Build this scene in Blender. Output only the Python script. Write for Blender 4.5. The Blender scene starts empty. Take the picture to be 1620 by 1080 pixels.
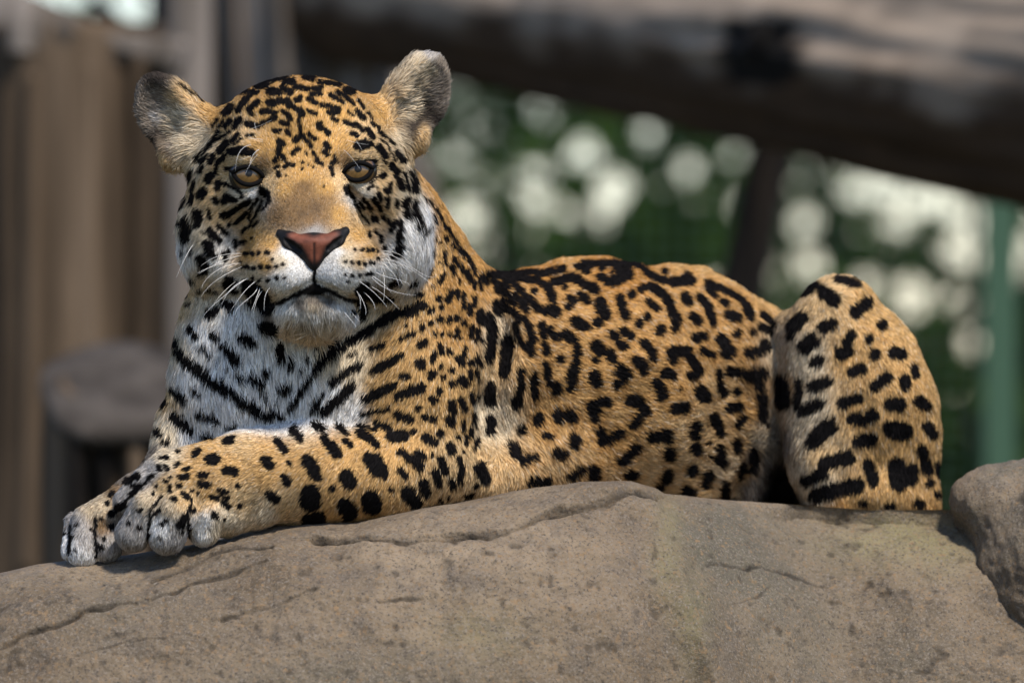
import bpy, math, os
import numpy as np
from mathutils import Vector

# ------------------------------------------------------------------ camera, sky, sun, exposure
scene = bpy.context.scene
COL = scene.collection
CAM_Y, CAM_Z = -8.0, 1.15
S = 0.0006                      # metres per photo pixel in the plane of the chest (y = 0)

cam_data = bpy.data.cameras.new('camera')
cam = bpy.data.objects.new('camera', cam_data)
COL.objects.link(cam)
cam.location = (0.0, CAM_Y, CAM_Z)
cam.rotation_euler = (math.radians(90), 0, 0)
cam_data.sensor_width = 36.0
cam_data.lens = 36.0 * 8.0 / (1620 * S)
cam_data.clip_start = 0.1
cam_data.clip_end = 500.0
cam_data.dof.use_dof = True
cam_data.dof.focus_distance = 7.96
cam_data.dof.aperture_fstop = 4.4
scene.camera = cam

SUN_EL, SUN_AZ = math.radians(51), math.radians(150)     # azimuth measured from +Y towards +X
world = bpy.data.worlds.new('World')
scene.world = world
world.use_nodes = True
wn = world.node_tree.nodes
wl = world.node_tree.links
wn.clear()
w_out = wn.new('ShaderNodeOutputWorld')
w_bg = wn.new('ShaderNodeBackground')
w_sky = wn.new('ShaderNodeTexSky')
w_sky.sky_type = 'NISHITA'
w_sky.sun_disc = False
w_sky.sun_elevation = SUN_EL
w_sky.sun_rotation = SUN_AZ
w_sky.air_density = 1.0
w_sky.dust_density = 0.2
w_sky.ozone_density = 1.5
w_bg.inputs['Strength'].default_value = 0.14
w_tint = wn.new('ShaderNodeMix'); w_tint.data_type = 'RGBA'; w_tint.blend_type = 'MULTIPLY'
w_tint.inputs[0].default_value = 1.0
w_tint.inputs[7].default_value = (0.95, 0.97, 1.08, 1)      # a cool, thinly clouded sky
wl.new(w_sky.outputs[0], w_tint.inputs[6])
wl.new(w_tint.outputs[2], w_bg.inputs['Color'])
wl.new(w_bg.outputs[0], w_out.inputs['Surface'])

sun_data = bpy.data.lights.new('sun', 'SUN')
sun_data.energy = 4.4
sun_data.angle = math.radians(8)
sun_data.color = (1.0, 0.93, 0.84)
sun = bpy.data.objects.new('sun', sun_data)
COL.objects.link(sun)
sdir = Vector((math.sin(SUN_AZ) * math.cos(SUN_EL), math.cos(SUN_AZ) * math.cos(SUN_EL), math.sin(SUN_EL)))
sun.rotation_euler = sdir.to_track_quat('Z', 'Y').to_euler()
sun.location = sdir * 20

scene.view_settings.view_transform = 'Standard'
scene.view_settings.look = 'None'
scene.view_settings.exposure = 0.35
scene.view_settings.gamma = 1.0
scene.cycles.use_denoising = True
scene.cycles.max_bounces = 8
scene.cycles_curves.shape = 'RIBBONS'

# ------------------------------------------------------------------ helpers
rng = np.random.default_rng(7)

def W(px, py, d):
    """a point measured in the photo (px, py) at depth d (in photo pixels behind the chest plane) -> world metres"""
    px, py, d = np.asarray(px, float), np.asarray(py, float), np.asarray(d, float)
    y = d * S
    k = S * (y - CAM_Y) / 8.0
    return np.stack([(px - 810) * k, y + 0 * px, CAM_Z + (540 - py) * k], -1)

def PX(P):
    """world -> photo pixel coordinates (px, py)"""
    k = S * (P[..., 1] - CAM_Y) / 8.0
    return P[..., 0] / k + 810, 540 - (P[..., 2] - CAM_Z) / k

def hash3(i, j, k, seed=0):
    h = (i.astype(np.int64) * 374761393 + j.astype(np.int64) * 668265263 + k.astype(np.int64) * 2147483647 + seed * 974711) & 0xffffffff
    h = ((h ^ (h >> 13)) * 1274126177) & 0xffffffff
    return ((h ^ (h >> 16)) & 0xffff) / 65535.0

def noise3(P, scale, seed=0):
    """value noise in [-1, 1]"""
    q = np.asarray(P, float) * scale
    f = np.floor(q)
    t = q - f
    t = t * t * (3 - 2 * t)
    f = f.astype(np.int64)
    r = 0
    for a in (0, 1):
        for b in (0, 1):
            for c in (0, 1):
                w = (t[..., 0] if a else 1 - t[..., 0]) * (t[..., 1] if b else 1 - t[..., 1]) * (t[..., 2] if c else 1 - t[..., 2])
                r = r + w * hash3(f[..., 0] + a, f[..., 1] + b, f[..., 2] + c, seed)
    return r * 2 - 1

def fbm(P, scale, octaves=4, seed=0, gain=0.5):
    r, a = 0, 1.0
    for o in range(octaves):
        r = r + a * noise3(P, scale * 2 ** o, seed + o * 17)
        a *= gain
    return r

def mesh_from(name, verts, faces, mat=None, parent=None, smooth=True):
    me = bpy.data.meshes.new(name)
    verts = np.asarray(verts, np.float32)
    if isinstance(faces, np.ndarray):
        n, c = faces.shape
        me.vertices.add(len(verts))
        me.vertices.foreach_set('co', verts.ravel())
        me.loops.add(n * c)
        me.loops.foreach_set('vertex_index', faces.astype(np.int32).ravel())
        me.polygons.add(n)
        me.polygons.foreach_set('loop_start', np.arange(0, n * c, c, dtype=np.int32))
        me.update(calc_edges=True)
    else:
        me.from_pydata([tuple(map(float, v)) for v in verts], [], faces)
    if smooth:
        me.polygons.foreach_set('use_smooth', np.ones(len(me.polygons), bool))
    if mat:
        me.materials.append(mat)
    ob = bpy.data.objects.new(name, me)
    COL.objects.link(ob)
    if parent:
        ob.parent = parent
    return ob

def tag(o, label, cat, group=None):
    o['label'] = label
    o['category'] = cat
    if group:
        o['group'] = group
    return o

def set_color(ob, name, arr):
    at = ob.data.attributes.new(name, 'FLOAT_COLOR', 'POINT')
    a = np.ones((len(arr), 4), np.float32)
    a[:, :3] = arr
    at.data.foreach_set('color', a.ravel())

def nodemat(name):
    m = bpy.data.materials.new(name)
    m.use_nodes = True
    nt = m.node_tree
    nt.nodes.clear()
    out = nt.nodes.new('ShaderNodeOutputMaterial')
    return m, nt, out

def pbsdf(nt, out, base=None, rough=0.8, spec=0.3):
    b = nt.nodes.new('ShaderNodeBsdfPrincipled')
    if base is not None:
        b.inputs['Base Color'].default_value = (*base, 1)
    b.inputs['Roughness'].default_value = rough
    b.inputs['Specular IOR Level'].default_value = spec
    nt.links.new(b.outputs[0], out.inputs['Surface'])
    return b

def simple_mat(name, base, rough=0.8, spec=0.3):
    m, nt, out = nodemat(name)
    pbsdf(nt, out, base, rough, spec)
    return m

def vcol_mat(name, attr, rough=0.8, spec=0.2):
    m, nt, out = nodemat(name)
    b = pbsdf(nt, out, None, rough, spec)
    a = nt.nodes.new('ShaderNodeAttribute')
    a.attribute_name = attr
    nt.links.new(a.outputs['Color'], b.inputs['Base Color'])
    return m

def tube(path, radii, sides=8, cap=True):
    """verts, faces of a tube along path"""
    path = np.asarray(path, float)
    n = len(path)
    radii = np.broadcast_to(np.asarray(radii, float), (n,))
    t = np.gradient(path, axis=0)
    t /= np.linalg.norm(t, axis=1)[:, None] + 1e-12
    up = np.array([0.0, 0.0, 1.0])
    if abs(t[:, 2]).mean() > 0.8:
        up = np.array([0.0, 1.0, 0.0])
    u = np.cross(t, up)
    u /= np.linalg.norm(u, axis=1)[:, None] + 1e-12
    v = np.cross(u, t)
    a = np.linspace(0, 2 * np.pi, sides, endpoint=False)
    V = path[:, None] + radii[:, None, None] * (u[:, None] * np.cos(a)[None, :, None] + v[:, None] * np.sin(a)[None, :, None])
    V = V.reshape(-1, 3)
    F = []
    for i in range(n - 1):
        for j in range(sides):
            F.append((i * sides + j, i * sides + (j + 1) % sides, (i + 1) * sides + (j + 1) % sides, (i + 1) * sides + j))
    if cap:
        F.append(tuple(range(sides - 1, -1, -1)))
        F.append(tuple(range((n - 1) * sides, n * sides)))
    return V, F

# ------------------------------------------------------------------ signed-distance modelling
class Field:
    def __init__(self, xs, ys, zs):
        self.ax = [np.asarray(a, np.float32) for a in (xs, ys, zs)]
        self.v = np.full([len(a) for a in self.ax], 1.0, np.float32)

    def sub(self, lo, hi):
        sl = []
        for a, l, h in zip(self.ax, lo, hi):
            i0, i1 = np.searchsorted(a, l), np.searchsorted(a, h)
            sl.append(slice(int(i0), int(max(i1, i0))))
        g = [a[s] for a, s in zip(self.ax, sl)]
        return tuple(sl), g[0][:, None, None], g[1][None, :, None], g[2][None, None, :]

    def join(self, sl, d, k):
        c = self.v[sl]
        if k > 0:
            h = np.maximum(k - np.abs(c - d), 0) / k
            self.v[sl] = np.minimum(c, d) - h * h * k * 0.25
        else:
            self.v[sl] = np.minimum(c, d)

    def carve(self, sl, d, k):
        c = self.v[sl]
        nd = -d
        if k > 0:
            h = np.maximum(k - np.abs(c - nd), 0) / k
            self.v[sl] = np.maximum(c, nd) + h * h * k * 0.25
        else:
            self.v[sl] = np.maximum(c, nd)

    def ell_d(self, c, r, rot=None, pad=0.05):
        R = max(r) + pad
        sl, X, Y, Z = self.sub(c - R, c + R)
        X, Y, Z = X - np.float32(c[0]), Y - np.float32(c[1]), Z - np.float32(c[2])
        if rot is not None:
            M = rot.astype(np.float32)
            X, Y, Z = (M[i, 0] * X + M[i, 1] * Y + M[i, 2] * Z for i in range(3))
        r = [np.float32(q) for q in r]
        k0 = np.sqrt((X / r[0]) ** 2 + (Y / r[1]) ** 2 + (Z / r[2]) ** 2)
        k1 = np.sqrt((X / r[0] ** 2) ** 2 + (Y / r[1] ** 2) ** 2 + (Z / r[2] ** 2) ** 2)
        return sl, k0 * (k0 - 1) / (k1 + np.float32(1e-6))

    def cone_d(self, a, b, ra, rb, pad=0.05):
        lo = np.minimum(a - ra, b - rb) - pad
        hi = np.maximum(a + ra, b + rb) + pad
        sl, X, Y, Z = self.sub(lo, hi)
        ab = (b - a).astype(np.float32)
        L2 = np.float32((ab ** 2).sum())
        X, Y, Z = X - np.float32(a[0]), Y - np.float32(a[1]), Z - np.float32(a[2])
        t = np.clip((X * ab[0] + Y * ab[1] + Z * ab[2]) / L2, 0, 1)
        d = np.sqrt((X - t * ab[0]) ** 2 + (Y - t * ab[1]) ** 2 + (Z - t * ab[2]) ** 2)
        return sl, d - (np.float32(ra) + t * np.float32(rb - ra))

    def mesh(self):
        v = self.v
        neg = v < 0
        nx, ny, nz = v.shape
        c = np.zeros((nx - 1, ny - 1, nz - 1), np.int8)
        for a in (0, 1):
            for b in (0, 1):
                for e in (0, 1):
                    c += neg[a:nx - 1 + a, b:ny - 1 + b, e:nz - 1 + e]
        act = (c > 0) & (c < 8)
        I = np.argwhere(act)
        idx = np.full(act.shape, -1, np.int32)
        idx[act] = np.arange(len(I), dtype=np.int32)
        P = np.zeros((len(I), 3))
        N = np.zeros(len(I))
        corner = [(a, b, e) for a in (0, 1) for b in (0, 1) for e in (0, 1)]
        co = {}
        for q in corner:
            ii = I + np.array(q)
            val = v[ii[:, 0], ii[:, 1], ii[:, 2]].astype(float)
            pos = np.stack([self.ax[m][ii[:, m]] for m in range(3)], -1).astype(float)
            co[q] = (val, pos)
        for q in corner:
            for m in range(3):
                if q[m] == 0:
                    p = list(q); p[m] = 1; p = tuple(p)
                    va, pa = co[q]; vb, pb = co[p]
                    cr = (va < 0) != (vb < 0)
                    t = np.where(cr, va / np.where(cr, va - vb, 1), 0)
                    P += np.where(cr[:, None], pa + t[:, None] * (pb - pa), 0)
                    N += cr
        P /= N[:, None]
        Q = []
        for m in range(3):
            o = [k for k in range(3) if k != m]
            s0 = [slice(None)] * 3; s1 = [slice(None)] * 3
            s0[m] = slice(0, -1); s1[m] = slice(1, None)
            a = neg[tuple(s0)]; b = neg[tuple(s1)]
            E = np.argwhere(a != b)
            ok = np.ones(len(E), bool)
            for k in o:
                ok &= (E[:, k] > 0) & (E[:, k] < v.shape[k] - 1)
            E = E[ok]
            inside = a[E[:, 0], E[:, 1], E[:, 2]]
            cells = []
            for (p, q) in ((-1, -1), (0, -1), (0, 0), (-1, 0)):
                F = E.copy(); F[:, o[0]] += p; F[:, o[1]] += q
                cells.append(idx[F[:, 0], F[:, 1], F[:, 2]])
            q4 = np.stack(cells, -1)
            flip = inside if m != 1 else ~inside
            q4[~flip] = q4[~flip][:, ::-1]
            Q.append(q4)
        Q = np.concatenate(Q)
        return P, Q

def rotm(yaw=0, pitch=0, roll=0):
    """rotation (world to local): roll in the image plane (degrees, clockwise on screen), yaw about up, pitch about right"""
    a, b, c = map(math.radians, (yaw, pitch, roll))
    Rz = np.array([[math.cos(a), -math.sin(a), 0], [math.sin(a), math.cos(a), 0], [0, 0, 1]])
    Rx = np.array([[1, 0, 0], [0, math.cos(b), -math.sin(b)], [0, math.sin(b), math.cos(b)]])
    Ry = np.array([[math.cos(c), 0, math.sin(c)], [0, 1, 0], [-math.sin(c), 0, math.cos(c)]])
    return (Rz @ Rx @ Ry).T

# ------------------------------------------------------------------ the jaguar's body: one continuous surface
def axis(segs):
    out = []
    for a, b, st in segs:
        out.append(np.arange(a, b, st))
    return np.concatenate(out) * S
FINE = 1.0
xs = axis([(80 - 810, 740 - 810, 3.0 * FINE), (740 - 810, 1530 - 810, 4.6 * FINE)])
ds = axis([(-280, 60, 3.0 * FINE), (60, 960, 5.5 * FINE)])
zs = CAM_Z + axis([(540 - 960, 0, 4.2 * FINE), (0, 540 - 70, 3.0 * FINE)])
F = Field(xs, ds, zs)

def E(px, py, d, rx, ry, rd, k=30, yaw=0, pitch=0, roll=0, carve=False, fld=None):
    f = fld or F
    rot = rotm(yaw, pitch, roll) if (yaw or pitch or roll) else None
    sl, dd = f.ell_d(W(px, py, d), np.array([rx, rd, ry]) * S, rot, pad=(k + 12) * S)
    (f.carve if carve else f.join)(sl, dd, k * S)

def C(pts, k=30, carve=False, fld=None):
    """chain of tapered capsules, pts = [(px, py, d, r), ...]"""
    f = fld or F
    for a, b in zip(pts[:-1], pts[1:]):
        sl, dd = f.cone_d(W(*a[:3]), W(*b[:3]), a[3] * S, b[3] * S, pad=(k + 12) * S)
        (f.carve if carve else f.join)(sl, dd, k * S)

# torso, receding to the right
C([(690, 585, 240, 158), (930, 590, 400, 172), (1130, 640, 560, 160), (1280, 690, 760, 150)], 70)
E(960, 640, 400, 190, 178, 170, 70, yaw=35)
E(1100, 630, 500, 108, 160, 130, 60, yaw=35)
C([(960, 572, 430, 158), (1060, 578, 500, 150), (1165, 622, 570, 146)], 50)
E(655, 560, 210, 150, 150, 130, 60)                   # withers
E(1075, 700, 455, 85, 140, 105, 50, yaw=35)           # belly before the thigh
E(830, 730, 300, 170, 110, 150, 50, yaw=35)
E(760, 760, 180, 90, 70, 110, 40)
# neck and chest
C([(505, 300, 120, 120), (560, 400, 165, 140), (600, 520, 175, 150)], 60)
C([(600, 330, 150, 75), (690, 440, 215, 75)], 50)
E(440, 600, 75, 160, 170, 125, 60)
E(365, 610, 70, 92, 190, 105, 50, roll=6)
E(400, 500, 60, 100, 90, 90, 50)
E(620, 520, 150, 110, 170, 120, 50, roll=-22)
# near shoulder and foreleg
E(650, 655, 85, 102, 160, 95, 30, roll=6)
E(660, 735, 55, 88, 70, 80, 40)
C([(690, 745, 55, 60), (600, 757, 20, 73), (480, 750, -20, 80), (390, 757, -60, 72), (330, 768, -85, 66), (275, 780, -100, 62)], 26)
E(290, 775, -95, 72, 62, 60, 20, roll=20)
# toes of the near paw
for (a, b, r0, r1, dd) in (((262, 728), (197, 792), 22, 21, -112), ((258, 764), (211, 843), 27, 31, -140),
                           ((296, 776), (264, 844), 31, 34, -150), ((336, 784), (323, 836), 29, 29, -128)):
    C([(a[0], a[1], dd + 30, r0), ((a[0] + b[0]) / 2, (a[1] + b[1]) / 2, dd - 4, (r0 + r1) / 2 + 1), (b[0], b[1], dd, r1)], 6)
E(360, 812, -92, 38, 40, 44, 18)
E(400, 806, -70, 34, 30, 40, 24)
# far foreleg and paw
C([(305, 680, 60, 64), (262, 750, 10, 38), (218, 788, -30, 38), (165, 822, -58, 40)], 22)
for (a, b, r0, r1, dd) in (((120, 826), (114, 870), 20, 20, -66), ((138, 822), (132, 874), 27, 27, -92), ((168, 815), (168, 864), 28, 28, -86)):
    C([(a[0], a[1], dd + 24, r0), (b[0], b[1], dd, r1)], 8)
C([(784, 446, 196, 12), (794, 540, 152, 13), (774, 640, 122, 13), (764, 715, 100, 9)], 26, carve=True)
# hind leg folded up
C([(1345, 560, 430, 98), (1325, 500, 410, 56)], 50)
E(1366, 665, 430, 116, 195, 130, 40, roll=-8)
C([(1325, 500, 400, 52), (1395, 640, 375, 72), (1415, 790, 385, 66)], 60)
C([(1300, 545, 385, 54), (1304, 650, 370, 47), (1306, 740, 350, 46), (1330, 800, 335, 46)], 60)
C([(1258, 520, 430, 30), (1264, 600, 440, 20), (1268, 680, 450, 14)], 30)
E(1196, 750, 470, 32, 76, 60, 16, roll=14)
E(1400, 790, 370, 84, 55, 75, 40)
# rump, tail and the far hind leg, behind the thigh
E(1310, 690, 680, 140, 150, 140, 60)
C([(1400, 770, 640, 44), (1440, 800, 760, 36), (1400, 815, 880, 32), (1250, 815, 930, 30), (1100, 810, 920, 26)], 20)
# head
E(478, 243, 35, 157, 122, 150, 40)
E(474, 205, -35, 112, 80, 95, 40)
E(350, 335, 12, 62, 105, 95, 45, roll=6)
E(608, 338, 12, 63, 108, 95, 45, roll=-6)
E(345, 390, -5, 50, 60, 80, 45)
E(615, 390, -5, 52, 62, 80, 45)
E(486, 330, -46, 118, 100, 108, 45)
E(487, 420, -40, 130, 66, 105, 40)
C([(460, 268, -88, 38), (470, 320, -132, 40), (477, 374, -164, 36)], 34)
C([(500, 266, -88, 38), (508, 320, -132, 40), (513, 372, -164, 36)], 34)
E(492, 380, -112, 98, 62, 82, 36)
E(445, 426, -162, 60, 53, 58, 22, roll=8)
E(547, 421, -162, 58, 53, 58, 22, roll=-8)
E(468, 442, -172, 38, 34, 40, 22)
E(527, 438, -172, 38, 34, 40, 22)
E(493, 486, -138, 66, 40, 58, 12)
E(490, 500, -80, 74, 28, 70, 40)
C([(345, 262, -64, 22), (392, 240, -108, 23), (440, 244, -114, 20)], 34)
C([(520, 240, -114, 20), (566, 233, -108, 23), (617, 256, -64, 22)], 34)
C([(350, 310, -60, 26), (400, 313, -93, 24), (440, 325, -100, 24)], 40)
C([(540, 317, -100, 24), (572, 305, -93, 24), (612, 302, -60, 26)], 40)
C([(360, 262, -86, 13), (392, 252, -120, 14), (424, 259, -120, 13)], 18)
C([(536, 255, -120, 13), (566, 245, -120, 14), (602, 254, -86, 13)], 18)
C([(420, 318, -118, 7), (392, 352, -110, 9), (374, 395, -92, 9), (376, 440, -80, 8)], 30, carve=True)
C([(548, 310, -118, 7), (585, 350, -110, 9), (613, 395, -92, 9), (612, 440, -80, 8)], 30, carve=True)
# mouth line and the groove under the nose
C([(497, 420, -226, 4), (497, 450, -214, 6)], 8, carve=True)
C([(497, 452, -210, 5.5), (470, 467, -204, 5.5), (440, 481, -186, 5), (416, 486, -152, 5)], 8, carve=True)
C([(497, 452, -210, 5.5), (525, 465, -204, 5.5), (552, 477, -186, 5), (577, 477, -150, 5)], 8, carve=True)
# ears
def ear(base, mid, rx, ry, rd, roll, hollow, hr):
    C([(base[0], base[1], base[2], 44), (mid[0], mid[1], mid[2] + 16, 40)], 34)
    E(*mid, rx, ry, rd, 20, roll=roll)
    E(*hollow, *hr, 10, roll=roll, carve=True)
ear((335, 215, 55), (270, 183, 40), 49, 78, 34, -33, (259, 186, 4), (39, 67, 40))
ear((600, 200, 55), (656, 158, 40), 50, 82, 34, 26, (666, 162, 4), (37, 69, 40))
C([(300, 245, 22, 24), (275, 248, 18, 20)], 34)
C([(640, 220, 22, 24), (660, 220, 18, 18)], 34)
# eye openings: a lens-shaped hole through the lids
EYES = [dict(c=(393.0, 276.5), tilt=9, w=24.5, hu=12.5, hl=14.5, d=-112), dict(c=(566.0, 269.5), tilt=-10, w=23.5, hu=12.0, hl=14.5, d=-110)]
for e in EYES:
    c = W(*e['c'], e['d'])
    sl, X, Y, Z = F.sub(c - 60 * S, c + 60 * S)
    k = S * (Y - CAM_Y) / 8.0
    ex, ey = X / k + 810 - e['c'][0], (540 - (Z - CAM_Z) / k) - e['c'][1]
    t = math.radians(e['tilt'])
    u, v = ex * math.cos(t) + ey * math.sin(t), -ex * math.sin(t) + ey * math.cos(t)
    def arc(h, w):
        h, w = h - 4, w - 4
        return (w * w + h * h) / (2 * h)
    Ru, Rl = arc(e['hu'], e['w']), arc(e['hl'], e['w'])
    du = np.sqrt(u ** 2 + (v - (Ru - e['hu'] + 4)) ** 2) - Ru
    dl = np.sqrt(u ** 2 + (v + (Rl - e['hl'] + 4)) ** 2) - Rl
    lens = np.maximum(du, dl) * S
    front = (Y - (e['d'] + 40) * S)
    F.carve(sl, np.maximum(lens, front).astype(np.float32), 3 * S)
F.v += np.float32(4.0 * S)      # leave room for the fur
JV, JF = F.mesh()

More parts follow.
